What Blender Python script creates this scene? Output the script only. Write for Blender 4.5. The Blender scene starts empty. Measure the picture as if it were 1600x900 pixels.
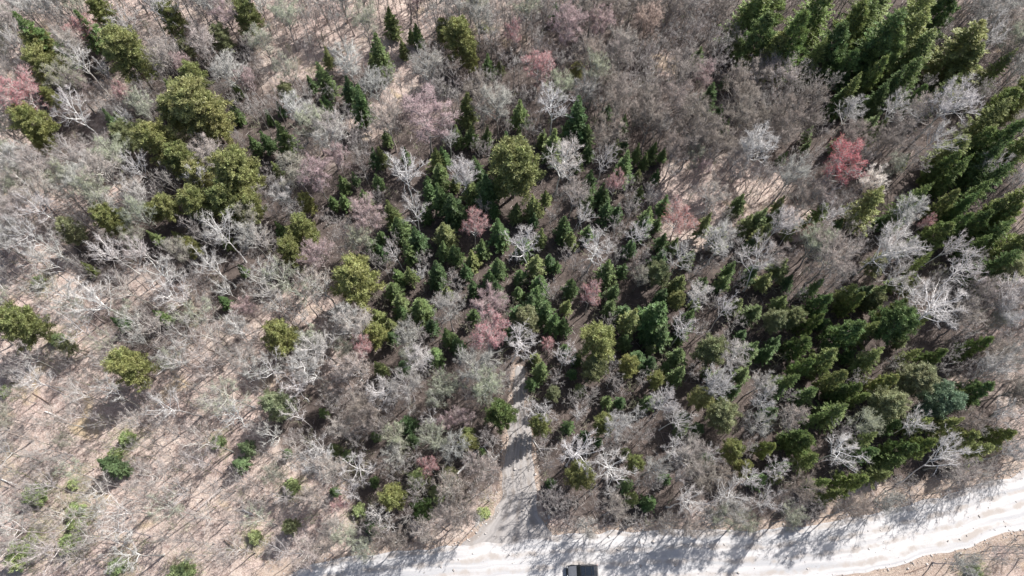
import bpy, bmesh, math, random
import numpy as np
from mathutils import Vector, Matrix

# ------------------------------------------------------------------ camera, sky, sun, exposure

scene = bpy.context.scene
COL = scene.collection
H = 110.0
TILT = math.radians(22.0)
FPX = 1090.0
cam_d = bpy.data.cameras.new('camera')
cam_d.sensor_width = 36.0
cam_d.lens = FPX / 1600.0 * 36.0
cam_d.clip_end = 6000.0
cam_d.clip_start = 0.5
cam = bpy.data.objects.new('camera', cam_d)
cam.location = (0, 0, H)
cam.rotation_euler = (TILT, 0, 0)
COL.objects.link(cam)
scene.camera = cam

SUN_AZ = math.radians(42.0)      # direction to the sun, from +x towards +y
SUN_EL = math.radians(47.0)
world = bpy.data.worlds.new('World')
scene.world = world
world.use_nodes = True
wn = world.node_tree.nodes
sky = wn.new('ShaderNodeTexSky')
sky.sky_type = 'NISHITA'
sky.sun_disc = False
sky.sun_elevation = SUN_EL
sky.sun_rotation = math.pi / 2 - SUN_AZ
sky.air_density = 1.0
sky.dust_density = 2.5
bg = wn['Background']
bg.inputs['Strength'].default_value = 0.085
world.node_tree.links.new(sky.outputs[0], bg.inputs['Color'])

sun_d = bpy.data.lights.new('sun', 'SUN')
sun_d.energy = 5.0
sun_d.angle = math.radians(0.55)
sun_d.color = (1.0, 0.965, 0.935)
sun = bpy.data.objects.new('sun', sun_d)
COL.objects.link(sun)
sdir = Vector((math.cos(SUN_EL) * math.cos(SUN_AZ), math.cos(SUN_EL) * math.sin(SUN_AZ), math.sin(SUN_EL)))
sun.rotation_euler = sdir.to_track_quat('Z', 'Y').to_euler()
sun.location = (40, 40, 150)

scene.view_settings.view_transform = 'Standard'
scene.view_settings.look = 'None'
scene.view_settings.gamma = 1.0
scene.view_settings.use_curve_mapping = False
scene.view_settings.exposure = 0.70
scene.render.engine = 'CYCLES'
scene.cycles.max_bounces = 5
scene.cycles.diffuse_bounces = 3
scene.cycles.glossy_bounces = 2
scene.cycles.transmission_bounces = 2

rng = random.Random(7)
nrng = np.random.default_rng(11)

# ------------------------------------------------------------------ picture pixel <-> place
def at(px, py, z=0.0):
    a = (px - 800.0) / FPX
    b = (450.0 - py) / FPX
    dx, dy, dz = a, math.sin(TILT) + b * math.cos(TILT), -math.cos(TILT) + b * math.sin(TILT)
    s = (z - H) / dz
    return dx * s, dy * s

def pix(x, y, z=0.0):
    dz = z - H
    fw = y * math.sin(TILT) - dz * math.cos(TILT)
    up = y * math.cos(TILT) + dz * math.sin(TILT)
    return 800 + FPX * x / fw, 450 - FPX * up / fw, fw

def mpp(px, py, z=6.0):
    x, y = at(px, py, z)
    return pix(x, y, z)[2] / FPX

# ------------------------------------------------------------------ materials
def new_mat(name):
    m = bpy.data.materials.new(name)
    m.use_nodes = True
    nt = m.node_tree
    return m, nt, nt.nodes['Principled BSDF']

def node(nt, kind, **kw):
    n = nt.nodes.new(kind)
    for k, v in kw.items():
        setattr(n, k, v)
    return n

def mixc(nt, fac, a, b, blend='MIX'):
    n = node(nt, 'ShaderNodeMix', data_type='RGBA', blend_type=blend)
    for sock, v in ((n.inputs[0], fac), (n.inputs[6], a), (n.inputs[7], b)):
        if isinstance(v, bpy.types.NodeSocket):
            nt.links.new(v, sock)
        elif isinstance(v, (int, float)):
            sock.default_value = v
        else:
            sock.default_value = (*v, 1)
    return n.outputs[2]

def ramp(nt, fac, lo, hi):
    n = node(nt, 'ShaderNodeMapRange')
    n.inputs[1].default_value = lo
    n.inputs[2].default_value = hi
    nt.links.new(fac, n.inputs[0])
    return n.outputs[0]

def noise(nt, scale, detail=4.0, rough=0.6, coord='Object', dist=0.0):
    tc = node(nt, 'ShaderNodeTexCoord')
    n = node(nt, 'ShaderNodeTexNoise')
    n.inputs['Scale'].default_value = scale
    n.inputs['Detail'].default_value = detail
    n.inputs['Roughness'].default_value = rough
    n.inputs['Distortion'].default_value = dist
    nt.links.new(tc.outputs[coord], n.inputs['Vector'])
    return n.outputs['Fac']

def tint_mat(name, rough, lo, hi, scale=3.0, transl=0.0, island=0.0, hue=0.006, sat=1.0):
    """Material whose colour is the object's own colour, mottled by noise."""
    m, nt, p = new_mat(name)
    oi = node(nt, 'ShaderNodeObjectInfo')
    f2 = noise(nt, 0.55, 2.0)
    f = noise(nt, scale, 3.0)
    f = ramp(nt, f, 0.3, 0.7)
    v = node(nt, 'ShaderNodeMapRange')
    v.inputs[3].default_value = lo
    v.inputs[4].default_value = hi
    nt.links.new(f, v.inputs[0])
    hsv = node(nt, 'ShaderNodeHueSaturation')
    nt.links.new(oi.outputs['Color'], hsv.inputs['Color'])
    hsv.inputs['Saturation'].default_value = sat
    val = v.outputs[0]
    if island > 0:
        g = node(nt, 'ShaderNodeNewGeometry')
        w = node(nt, 'ShaderNodeMapRange')
        w.inputs[3].default_value = 1 - island
        w.inputs[4].default_value = 1 + island
        nt.links.new(g.outputs['Random Per Island'], w.inputs[0])
        mu = node(nt, 'ShaderNodeMath', operation='MULTIPLY')
        nt.links.new(val, mu.inputs[0])
        nt.links.new(w.outputs[0], mu.inputs[1])
        val = mu.outputs[0]
    nt.links.new(val, hsv.inputs['Value'])
    hu = node(nt, 'ShaderNodeMapRange')
    hu.inputs[1].default_value = 0.35
    hu.inputs[2].default_value = 0.65
    hu.inputs[3].default_value = 0.5 - hue
    hu.inputs[4].default_value = 0.5 + hue
    nt.links.new(f2, hu.inputs[0])
    nt.links.new(hu.outputs[0], hsv.inputs['Hue'])
    nt.links.new(hsv.outputs[0], p.inputs['Base Color'])
    p.inputs['Roughness'].default_value = rough
    if transl > 0:
        tr = node(nt, 'ShaderNodeBsdfTranslucent')
        nt.links.new(hsv.outputs[0], tr.inputs['Color'])
        mx = node(nt, 'ShaderNodeMixShader')
        mx.inputs[0].default_value = transl
        nt.links.new(p.outputs[0], mx.inputs[1])
        nt.links.new(tr.outputs[0], mx.inputs[2])
        nt.links.new(mx.outputs[0], nt.nodes['Material Output'].inputs['Surface'])
    return m

M_BARK = tint_mat('bark', 0.85, 0.7, 1.25, 2.0)
M_LIMB = tint_mat('limb_bark', 0.75, 0.7, 1.2, 3.0)
M_TWIG = tint_mat('twig_bark', 0.7, 0.60, 1.18, 1.2, island=0.35)
M_NEEDLE = tint_mat('needle_foliage', 0.55, 0.80, 1.55, 1.1, transl=0.38, island=0.5, hue=0.014, sat=0.86)
M_BUD = tint_mat('bud_foliage', 0.6, 0.8, 1.2, 1.5, transl=0.3, island=0.25)
M_ROT = tint_mat('weathered_wood', 0.8, 0.6, 1.2, 4.0)

# ------------------------------------------------------------------ mesh accumulation
class Acc:
    def __init__(self):
        self.v = []
        self.f = []
        self.n = 0
    def add(self, verts, faces):
        verts = np.asarray(verts, float).reshape(-1, 3)
        self.v.append(verts)
        self.f.append(np.asarray(faces, int) + self.n)
        self.n += len(verts)
    def spikes(self, p0, p1, r):
        """three-sided tapering twigs"""
        p0 = np.asarray(p0, float); p1 = np.asarray(p1, float)
        n = len(p0)
        if n == 0:
            return
        r = np.broadcast_to(np.asarray(r, float), (n,))[:, None]
        d = p1 - p0
        d /= np.linalg.norm(d, axis=1)[:, None] + 1e-9
        ref = np.where(np.abs(d[:, 2:3]) < 0.8, np.array([[0, 0, 1.0]]), np.array([[1.0, 0, 0]]))
        a = np.cross(d, ref); a /= np.linalg.norm(a, axis=1)[:, None] + 1e-9
        b = np.cross(d, a)
        vs = []
        for k in range(3):
            t = 2 * math.pi * k / 3
            vs.append(p0 + r * (math.cos(t) * a + math.sin(t) * b))
        vs.append(p1)
        V = np.stack(vs, 1).reshape(-1, 3)
        base = (np.arange(n) * 4)[:, None]
        F = np.concatenate([base + np.array([[0, 1, 3]]), base + np.array([[1, 2, 3]]), base + np.array([[2, 0, 3]])], 0)
        self.add(V, F)
    def tris(self, a, b, c):
        V = np.stack([a, b, c], 1).reshape(-1, 3)
        n = len(a)
        self.add(V, (np.arange(n) * 3)[:, None] + np.array([[0, 1, 2]]))
    def tube(self, pts, rad, k=5):
        pts = np.asarray(pts, float); n = len(pts)
        d = np.gradient(pts, axis=0)
        d /= np.linalg.norm(d, axis=1)[:, None] + 1e-9
        ref = np.array([0.31, 0.95, 0.05]) if abs(d[0, 2]) > 0.7 else np.array([0, 0, 1.0])
        a = np.cross(d, ref); a /= np.linalg.norm(a, axis=1)[:, None] + 1e-9
        b = np.cross(d, a)
        ang = np.arange(k) * 2 * math.pi / k
        V = pts[:, None, :] + np.asarray(rad)[:, None, None] * (np.cos(ang)[None, :, None] * a[:, None, :] + np.sin(ang)[None, :, None] * b[:, None, :])
        i = np.arange(n - 1)[:, None] * k
        j = np.arange(k)[None, :]
        q = np.stack([i + j, i + (j + 1) % k, i + k + (j + 1) % k, i + k + j], -1).reshape(-1, 4)
        F = np.concatenate([q[:, [0, 1, 2]], q[:, [0, 2, 3]]], 0)
        self.add(V.reshape(-1, 3), F)
        tip = self.n
        self.add([pts[-1] + d[-1] * rad[-1]], np.zeros((0, 3), int))
        L = tip - k
        self.f.append(np.array([[L + m, L + (m + 1) % k, tip] for m in range(k)]))
    def arrays(self):
        return np.concatenate(self.v), np.concatenate(self.f)
    def mesh(self, name, mat, smooth=False):
        V, F = self.arrays()
        return make_mesh(name, V, F, mat, smooth)

def make_mesh(name, V, F, mat, smooth=False):
    me = bpy.data.meshes.new(name)
    me.vertices.add(len(V))
    me.vertices.foreach_set('co', np.asarray(V, np.float32).ravel())
    k = F.shape[1]
    me.loops.add(len(F) * k)
    me.loops.foreach_set('vertex_index', F.astype(np.int32).ravel())
    me.polygons.add(len(F))
    me.polygons.foreach_set('loop_start', (np.arange(len(F)) * k).astype(np.int32))
    me.polygons.foreach_set('loop_total', np.full(len(F), k, np.int32))
    if smooth:
        me.polygons.foreach_set('use_smooth', np.ones(len(F), bool))
    me.update(calc_edges=True)
    if mat:
        me.materials.append(mat)
    return me

def link(name, me, parent=None):
    o = bpy.data.objects.new(name, me)
    COL.objects.link(o)
    if parent:
        o.parent = parent
    return o

def tag(o, label=None, cat=None, group=None, kind=None):
    if label: o['label'] = label
    if cat: o['category'] = cat
    if group: o['group'] = group
    if kind: o['kind'] = kind
    return o

# ------------------------------------------------------------------ bare deciduous trees
def unit(v):
    return v / (np.linalg.norm(v, axis=-1, keepdims=True) + 1e-9)

def bare_variant(seed, h, R, limbs=13, fork=0.38, sub=8, subsub=6, twigs=6, thick=1.0, lean=0.0, flat=0.34, leafy=0, tw_thick=1.5):
    """returns trunk, branches, twigs (and buds) accumulators for one bare tree"""
    r = np.random.default_rng(seed)
    T, B, W, L = Acc(), Acc(), Acc(), Acc()
    n = 9
    t = np.linspace(0, 1, n)
    wob = np.cumsum(r.normal(0, 0.10, (n, 2)), 0) * (h / 13)
    wob[0] = 0
    ax = np.stack([wob[:, 0] + lean * h * t ** 1.3, wob[:, 1], t * h * 0.86], 1)
    r0 = 0.0135 * h * thick
    T.tube(ax, r0 * (1 - 0.86 * t ** 0.8) * np.where(t == 0, 1.35, 1.0), 7)
    zc = h * (1 - flat * 0.72)
    ccx = np.array([np.interp(zc, ax[:, 2], ax[:, 0]), np.interp(zc, ax[:, 2], ax[:, 1]), zc])
    tw0, tw1, twr, ss0, ss1, ssr = [], [], [], [], [], []
    ga = r.uniform(0, 6.28)
    for i in range(limbs):
        u = (i + 0.5) / limbs
        z0 = h * (fork + (0.84 - fork) * u ** 0.9)
        p0 = np.array([np.interp(z0, ax[:, 2], ax[:, 0]), np.interp(z0, ax[:, 2], ax[:, 1]), z0])
        ga += 2.399 + r.normal(0, 0.35)
        el = r.uniform(-0.25, 0.55) + 0.75 * u
        rr = R * r.uniform(0.62, 1.12)
        tgt = ccx + np.array([math.cos(ga) * math.cos(el) * rr, math.sin(ga) * math.cos(el) * rr, math.sin(el) * h * flat * r.uniform(0.7, 1.0)])
        if tgt[2] < p0[2] + 0.4:
            tgt[2] = p0[2] + r.uniform(0.3, 1.0)
        m = 6
        s = np.linspace(0, 1, m)[:, None]
        mid = (p0 + tgt) / 2 + np.array([math.cos(ga), math.sin(ga), 0]) * 0.10 * rr + r.normal(0, 0.18, 3)
        pts = (1 - s) ** 2 * p0 + 2 * s * (1 - s) * mid + s ** 2 * tgt
        pts[1:-1] += r.normal(0, 0.07, (m - 2, 3)) * (h / 13)
        lr = r0 * (0.60 - 0.25 * u) * r.uniform(0.75, 1.2)
        B.tube(pts, lr * (1 - 0.85 * s[:, 0]), 4)
        ll = np.linalg.norm(tgt - p0)
        dirl = unit(tgt - p0)
        for j in range(sub):
            q = r.uniform(0.22, 1.0)
            a = np.array([np.interp(q, s[:, 0], pts[:, k]) for k in range(3)])
            dv = unit(dirl * r.uniform(0.5, 1.0) + r.normal(0, 0.62, 3) + np.array([0, 0, 0.28]))
            le = ll * r.uniform(0.22, 0.42) * (1.15 - 0.55 * q)
            b = a + dv * le
            c = (a + b) / 2 + r.normal(0, 0.06 * le, 3)
            br = max(lr * 0.5 * (1 - 0.5 * q), 0.018)
            B.tube([a, c, b], [br, br * 0.65, br * 0.3], 3)
            k = subsub
            qs = r.uniform(0.15, 1.0, k)[:, None]
            pa = a + (b - a) * qs
            dd = unit(dv * 0.8 + r.normal(0, 0.6, (k, 3)) + np.array([0, 0, 0.2]))
            sl = le * r.uniform(0.35, 0.65, (k, 1)) * (1.2 - 0.5 * qs)
            pb = pa + dd * sl
            ss0.append(pa); ss1.append(pb); ssr.append(np.full(k, max(br * 0.5, 0.014)))
            kk = twigs
            pq = np.repeat(pa, kk, 0); pe = np.repeat(pb, kk, 0); dq = np.repeat(dd, kk, 0)
            qq = r.uniform(0.2, 1.0, (k * kk, 1))
            ta = pq + (pe - pq) * qq
            td = unit(dq * 0.7 + r.normal(0, 0.6, (k * kk, 3)) + np.array([0, 0, 0.2]))
            tl = r.uniform(0.25, 0.65, (k * kk, 1)) * (h / 13)
            tw0.append(ta); tw1.append(ta + td * tl); twr.append(np.full(k * kk, 0.0085 * tw_thick))
    B.spikes(np.concatenate(ss0), np.concatenate(ss1), np.concatenate(ssr))
    a0, a1 = np.concatenate(tw0), np.concatenate(tw1)
    W.spikes(a0, a1, np.concatenate(twr))
    if leafy:
        idx = r.integers(0, len(a0), leafy)
        c = a0[idx] + (a1[idx] - a0[idx]) * r.uniform(0.2, 1.05, (leafy, 1))
        e1 = unit(r.normal(0, 1, (leafy, 3))) * 0.055
        e2 = unit(r.normal(0, 1, (leafy, 3))) * 0.055
        L.tris(c - e1, c + e1, c + e2 * 1.6)
    return T, B, W, (L if leafy else None)

# ------------------------------------------------------------------ conifers
def spray(A, r, p0, d, ln, wd, n, tri=0.30, tw=0.10, droop=0.0):
    """flat fan of needle sprays along one branch"""
    q = r.uniform(0.12, 1.0, (n, 1))
    side = unit(np.cross(d, np.array([0, 0, 1.0])))
    sg = r.choice([-1.0, 1.0], (n, 1))
    base = p0 + d * ln * q + np.array([0, 0, -droop]) * q ** 2
    out = unit(d * r.uniform(0.5, 1.1, (n, 1)) + side * sg * r.uniform(0.3, 1.0, (n, 1)) + r.normal(0, 0.28, (n, 3)))
    L = tri * r.uniform(0.7, 1.35, (n, 1)) * (1.25 - 0.6 * q) * wd
    tip = base + out * L
    wv = unit(np.cross(out, r.normal(0, 0.8, (n, 3)) + np.array([0, 0, 1.0]))) * tw * 0.85 * wd * r.uniform(0.7, 1.3, (n, 1))
    m = base + out * L * 0.25
    A.tris(m - wv, m + wv, tip)

def spruce_variant(seed, h, R, base=0.12, dens=1.0, power=0.85, up=0.05):
    r = np.random.default_rng(seed)
    T, F = Acc(), Acc()
    t = np.linspace(0, 1, 6)
    T.tube(np.stack([0 * t, 0 * t, t * h * 0.985], 1), 0.014 * h * (1 - 0.93 * t), 6)
    z = h * base
    while z < h * 0.97:
        u = (z / h - base) / (1 - base)
        br = R * (1 - u) ** power * (0.55 + 0.45 * min(1, u * 6 + 0.25))
        nb = max(4, int(6.3 + 3 * (1 - u)))
        a0 = r.uniform(0, 6.28)
        for k in range(nb):
            a = a0 + 6.283 * k / nb + r.normal(0, 0.22)
            ln = max(0.15, br * (r.uniform(0.62, 1.22) if r.random() > 0.05 else 0.4))
            el = up + 0.55 * u ** 2 - 0.18 * (1 - u) + r.normal(0, 0.07)
            d = np.array([math.cos(a) * math.cos(el), math.sin(a) * math.cos(el), math.sin(el)])
            p0 = np.array([0, 0, z + r.normal(0, 0.06)])
            F.spikes([p0], [p0 + d * ln], 0.02)
            spray(F, r, p0, d, ln, 1.0 if ln > 0.6 else 0.6, int((9 + 20 * ln) * dens), 0.40, 0.105, 0.10 * ln)
        z += (0.34 + 0.20 * (1 - u)) * (h / 10) ** 0.5 * r.uniform(0.85, 1.15)
    n = 22
    b = np.tile([[0, 0, 0.0]], (n, 1)); b[:, 2] = r.uniform(h * 0.93, h * 0.99, n)
    o = unit(r.normal(0, 0.7, (n, 3)) + np.array([0, 0, 1.2]))
    w = unit(np.cross(o, r.normal(0, 1, (n, 3)))) * 0.05
    F.tris(b - w, b + w, b + o * 0.32)
    return T, F

def clump(F, r, c, rad, n, tri, tw, out):
    """tuft of needles: narrow faces fanning out of one twig end"""
    o = unit(r.normal(0, 0.75, (n, 3)) + out)
    p = c + r.normal(0, 1, (n, 3)) * rad * 0.42
    L = tri * r.uniform(0.65, 1.3, (n, 1))
    w = unit(np.cross(o, r.normal(0, 1, (n, 3)))) * tw * r.uniform(0.7, 1.3, (n, 1))
    F.tris(p - w, p + w, p + o * L)

def pine_variant(seed, h, R, base=0.35, whorls=13, round_=True, tuft=0.42):
    r = np.random.default_rng(seed)
    T, F = Acc(), Acc()
    t = np.linspace(0, 1, 6)
    wob = np.cumsum(r.normal(0, 0.06, (6, 2)), 0); wob[0] = 0
    T.tube(np.stack([wob[:, 0], wob[:, 1], t * h * 0.95], 1), 0.016 * h * (1 - 0.88 * t), 7)
    for i in range(whorls):
        u = (i + 0.5) / whorls
        z = h * (base + (0.97 - base) * u)
        if round_:
            prof = math.sqrt(max(0.02, 1 - (abs(u - 0.30) / 0.74) ** 2.2))
        else:
            prof = (1 - u) ** 0.62 * min(1, 0.55 + u * 3)
        nb = int(5 + 4 * prof)
        a0 = r.uniform(0, 6.28)
        for k in range(nb):
            a = a0 + 6.283 * k / nb + r.normal(0, 0.28)
            ln = max(0.25, R * prof * r.uniform(0.5, 1.2))
            el = 0.12 + 0.75 * u + r.normal(0, 0.12)
            d = np.array([math.cos(a) * math.cos(el), math.sin(a) * math.cos(el), math.sin(el)])
            p0 = np.array([wob[3, 0] * u, wob[3, 1] * u, z])
            pe = p0 + d * ln * 0.9
            T.spikes([p0], [pe], 0.035)
            nc = 1 + int(ln * 1.9)
            for c in range(nc):
                q = 1.0 - 0.62 * (c / max(1, nc)) * r.uniform(0.8, 1.1)
                side = unit(np.cross(d, [0, 0, 1.0]))
                cc = p0 + d * ln * 0.92 * q + side * r.normal(0, 0.30) * min(1, ln * 0.45) + np.array([0, 0, r.normal(0, 0.10)])
                clump(F, r, cc, tuft, 40, 0.36, 0.065, unit(d * 0.7 + np.array([0, 0, 0.9])) * 0.9)
    clump(F, r, np.array([wob[-1, 0], wob[-1, 1], h * 0.95]), 0.45, 40, 0.36, 0.055, np.array([0, 0, 1.0]))
    return T, F

# ------------------------------------------------------------------ road geometry (traced on the ground plane, metres)
UP = [(380, 925), (440, 905), (480, 888), (540, 872), (620, 861), (700, 852), (780, 843), (860, 835), (1000, 830), (1150, 828), (1250, 822), (1330, 811), (1420, 790), (1500, 768), (1560, 750), (1620, 726), (1700, 690), (1800, 640)]
DN = [(400, 985), (480, 965), (560, 950), (640, 940), (720, 932), (800, 926), (900, 920), (1020, 916), (1150, 913), (1260, 906), (1350, 893), (1440, 873), (1520, 852), (1600, 826), (1680, 790), (1760, 748), (1860, 690)]
DRV_L = [(805, 572), (801, 612), (799, 645), (793, 680), (789, 720), (785, 770), (772, 805), (745, 832), (715, 858)]
DRV_R = [(817, 572), (821, 612), (823, 645), (829, 680), (833, 720), (838, 770), (842, 805), (858, 830), (880, 858)]

def world_line(px):
    return np.array([at(x, y) for x, y in px])

def resample(P, n):
    d = np.r_[0, np.cumsum(np.linalg.norm(np.diff(P, axis=0), axis=1))]
    s = np.linspace(0, d[-1], n)
    # smooth by chained quadratic averaging
    Q = np.stack([np.interp(s, d, P[:, 0]), np.interp(s, d, P[:, 1])], 1)
    for _ in range(max(2, n // 25)):
        Q[1:-1] = (Q[:-2] + 2 * Q[1:-1] + Q[2:]) / 4
    return Q

R_UP, R_DN = resample(world_line(UP), 260), resample(world_line(DN), 260)
# carry the road on past both ends of what the photo shows
def extend(A, dist):
    d0 = A[0] - A[6]; d0 /= np.linalg.norm(d0)
    d1 = A[-1] - A[-7]; d1 /= np.linalg.norm(d1)
    return np.concatenate([[A[0] + d0 * dist], A, [A[-1] + d1 * dist]])
R_UP, R_DN = extend(R_UP, 60), extend(R_DN, 60)
D_L, D_R = resample(world_line(DRV_L), 90), resample(world_line(DRV_R), 90)
POLY_ROAD = np.concatenate([R_UP, R_DN[::-1]])
POLY_DRV = np.concatenate([D_L, D_R[::-1]])

def inside(poly, x, y):
    x = np.asarray(x, float); y = np.asarray(y, float)
    res = np.zeros(x.shape, bool)
    n = len(poly)
    j = n - 1
    for i in range(n):
        xi, yi = poly[i]; xj, yj = poly[j]
        c = ((yi > y) != (yj > y))
        with np.errstate(divide='ignore', invalid='ignore'):
            xx = (xj - xi) * (y - yi) / ((yj - yi) if yj != yi else 1e-9) + xi
        res ^= c & (x < xx)
        j = i
    return res

def dist_poly(poly, x, y):
    """distance outside the polygon (0 inside)"""
    p = poly[::3]
    x = np.asarray(x, float); y = np.asarray(y, float)
    best = np.full(x.shape, 1e9)
    for i in range(len(p)):
        a = p[i]; b = p[(i + 1) % len(p)]
        ab = b - a
        L = ab @ ab + 1e-9
        t = np.clip(((x - a[0]) * ab[0] + (y - a[1]) * ab[1]) / L, 0, 1)
        d = np.hypot(x - a[0] - t * ab[0], y - a[1] - t * ab[1])
        best = np.minimum(best, d)
    return np.where(inside(poly, x, y), 0.0, best)

def vnoise(x, y, s, seed):
    """smooth value noise"""
    r = np.random.default_rng(seed)
    tab = r.uniform(-1, 1, (64, 64))
    X = np.asarray(x) / s; Y = np.asarray(y) / s
    xi = np.floor(X).astype(int); yi = np.floor(Y).astype(int)
    fx = X - xi; fy = Y - yi
    fx = fx * fx * (3 - 2 * fx); fy = fy * fy * (3 - 2 * fy)
    g = lambda a, b: tab[a % 64, b % 64]
    return (g(xi, yi) * (1 - fx) + g(xi + 1, yi) * fx) * (1 - fy) + (g(xi, yi + 1) * (1 - fx) + g(xi + 1, yi + 1) * fx) * fy

_gx = np.arange(-140, 140.1, 0.5); _gy = np.arange(-32, 142.1, 0.5)
_GX, _GY = np.meshgrid(_gx, _gy)
_DR = dist_poly(POLY_ROAD, _GX, _GY)
_DB = np.minimum(_DR, dist_poly(POLY_DRV, _GX, _GY))
def _bil(T, x, y):
    x = np.clip((np.asarray(x, float) + 140) / 0.5, 0, len(_gx) - 1.001); y = np.clip((np.asarray(y, float) + 32) / 0.5, 0, len(_gy) - 1.001)
    i = x.astype(int); j = y.astype(int); fx = x - i; fy = y - j
    return (T[j, i] * (1 - fx) + T[j, i + 1] * fx) * (1 - fy) + (T[j + 1, i] * (1 - fx) + T[j + 1, i + 1] * fx) * fy
def road_dist(x, y):
    return _bil(_DB, x, y)
def main_dist(x, y):
    return _bil(_DR, x, y)

def height(x, y, d=None):
    if d is None:
        d = road_dist(x, y)
    k = np.clip((d - 0.6) / 4.0, 0, 1)
    z = 0.55 * vnoise(x, y, 17.0, 1) + 0.22 * vnoise(x, y, 5.0, 2) + 0.10 * vnoise(x, y, 1.9, 3)
    dip = -0.28 * np.exp(-((d - 1.8) / 1.0) ** 2)
    return k * z + dip * (d > 0.3) - 0.02

# ------------------------------------------------------------------ ground sheet
xs = np.concatenate([[-2500, -1000, -500, -260, -170], np.arange(-130, 130.1, 0.9), [170, 260, 500, 1000, 2500]])
ys = np.concatenate([[-2500, -1000, -500, -200, -60], np.arange(-22, 135.1, 0.9), [180, 260, 500, 1000, 2500]])
GX, GY = np.meshgrid(xs, ys)
gd = road_dist(GX.ravel(), GY.ravel())
gz = height(GX.ravel(), GY.ravel(), gd)
far = (np.abs(GX.ravel()) > 135) | (GY.ravel() > 140) | (GY.ravel() < -30)
gz[far] = np.where(gd[far] < 70, -0.3, gz[far] * 0)
V = np.stack([GX.ravel(), GY.ravel(), gz], 1)
nx, ny = len(xs), len(ys)
ii = (np.arange(ny - 1)[:, None] * nx + np.arange(nx - 1)[None, :]).ravel()
F = np.stack([ii, ii + 1, ii + nx + 1, ii + nx], 1)

def srgb(c):
    return tuple(x / 12.92 if x <= 0.04045 else ((x + 0.055) / 1.055) ** 2.4 for x in c)

m, nt, p = new_mat('leaf_litter')
big = noise(nt, 0.09, 5, 0.6)
mid = noise(nt, 0.7, 6, 0.7)
fine = noise(nt, 5.0, 5, 0.8)
c1 = mixc(nt, ramp(nt, big, 0.35, 0.65), (0.52, 0.395, 0.345), (0.56, 0.465, 0.39))
c2 = mixc(nt, ramp(nt, mid, 0.42, 0.66), c1, (0.26, 0.185, 0.16))
c3 = mixc(nt, ramp(nt, fine, 0.52, 0.66), c2, (0.68, 0.60, 0.54))
c4 = mixc(nt, ramp(nt, fine, 0.46, 0.30), c3, (0.12, 0.085, 0.07))
pat = noise(nt, 0.16, 3, 0.5, dist=0.6)
c4 = mixc(nt, ramp(nt, pat, 0.60, 0.72), c4, (0.46, 0.36, 0.24))
# dry grass and bare sand beside the gravel
att = node(nt, 'ShaderNodeAttribute', attribute_name='verge')
gr = mixc(nt, ramp(nt, mid, 0.35, 0.65), (0.46, 0.37, 0.30), (0.30, 0.22, 0.175))
gr = mixc(nt, ramp(nt, fine, 0.5, 0.72), gr, (0.62, 0.54, 0.47))
vf = node(nt, 'ShaderNodeMath', operation='ADD')
nt.links.new(att.outputs['Fac'], vf.inputs[0])
nt.links.new(mid, vf.inputs[1])
at2 = node(nt, 'ShaderNodeAttribute', attribute_name='duff_shade')  # dark needle litter, and forest shade painted into the floor colour
duff_shade = mixc(nt, ramp(nt, mid, 0.4, 0.65), (0.07, 0.054, 0.047), (0.13, 0.102, 0.088))
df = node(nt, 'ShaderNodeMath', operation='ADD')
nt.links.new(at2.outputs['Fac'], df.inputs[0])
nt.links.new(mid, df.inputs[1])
c4 = mixc(nt, ramp(nt, df.outputs[0], 0.65, 1.05), c4, duff_shade)
c5 = mixc(nt, ramp(nt, vf.outputs[0], 0.85, 1.15), c4, gr)
nt.links.new(c5, p.inputs['Base Color'])
p.inputs['Roughness'].default_value = 0.95
bp = node(nt, 'ShaderNodeBump')
bp.inputs['Strength'].default_value = 0.9
bp.inputs['Distance'].default_value = 0.25
nt.links.new(fine, bp.inputs['Height'])
nt.links.new(bp.outputs[0], p.inputs['Normal'])
g_me = make_mesh('ground', V, F, m, smooth=True)
at_ = g_me.attributes.new('verge', 'FLOAT', 'POINT')
rd = main_dist(GX.ravel(), GY.ravel())
south = GY.ravel() < 2
wid = np.where(GX.ravel() > 48, 4.0, 1.6) * (1 + 0.7 * vnoise(GX.ravel(), GY.ravel(), 3.0, 21)) + np.where(south, 3.0, 0)
at_.data.foreach_set('value', np.clip(1.05 - np.minimum(rd / wid, gd / 1.2), 0, 1).astype(np.float32))
ground = tag(link('ground', g_me), 'sunlit pinkish tan leaf litter of the forest floor', None, None, 'structure')

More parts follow.
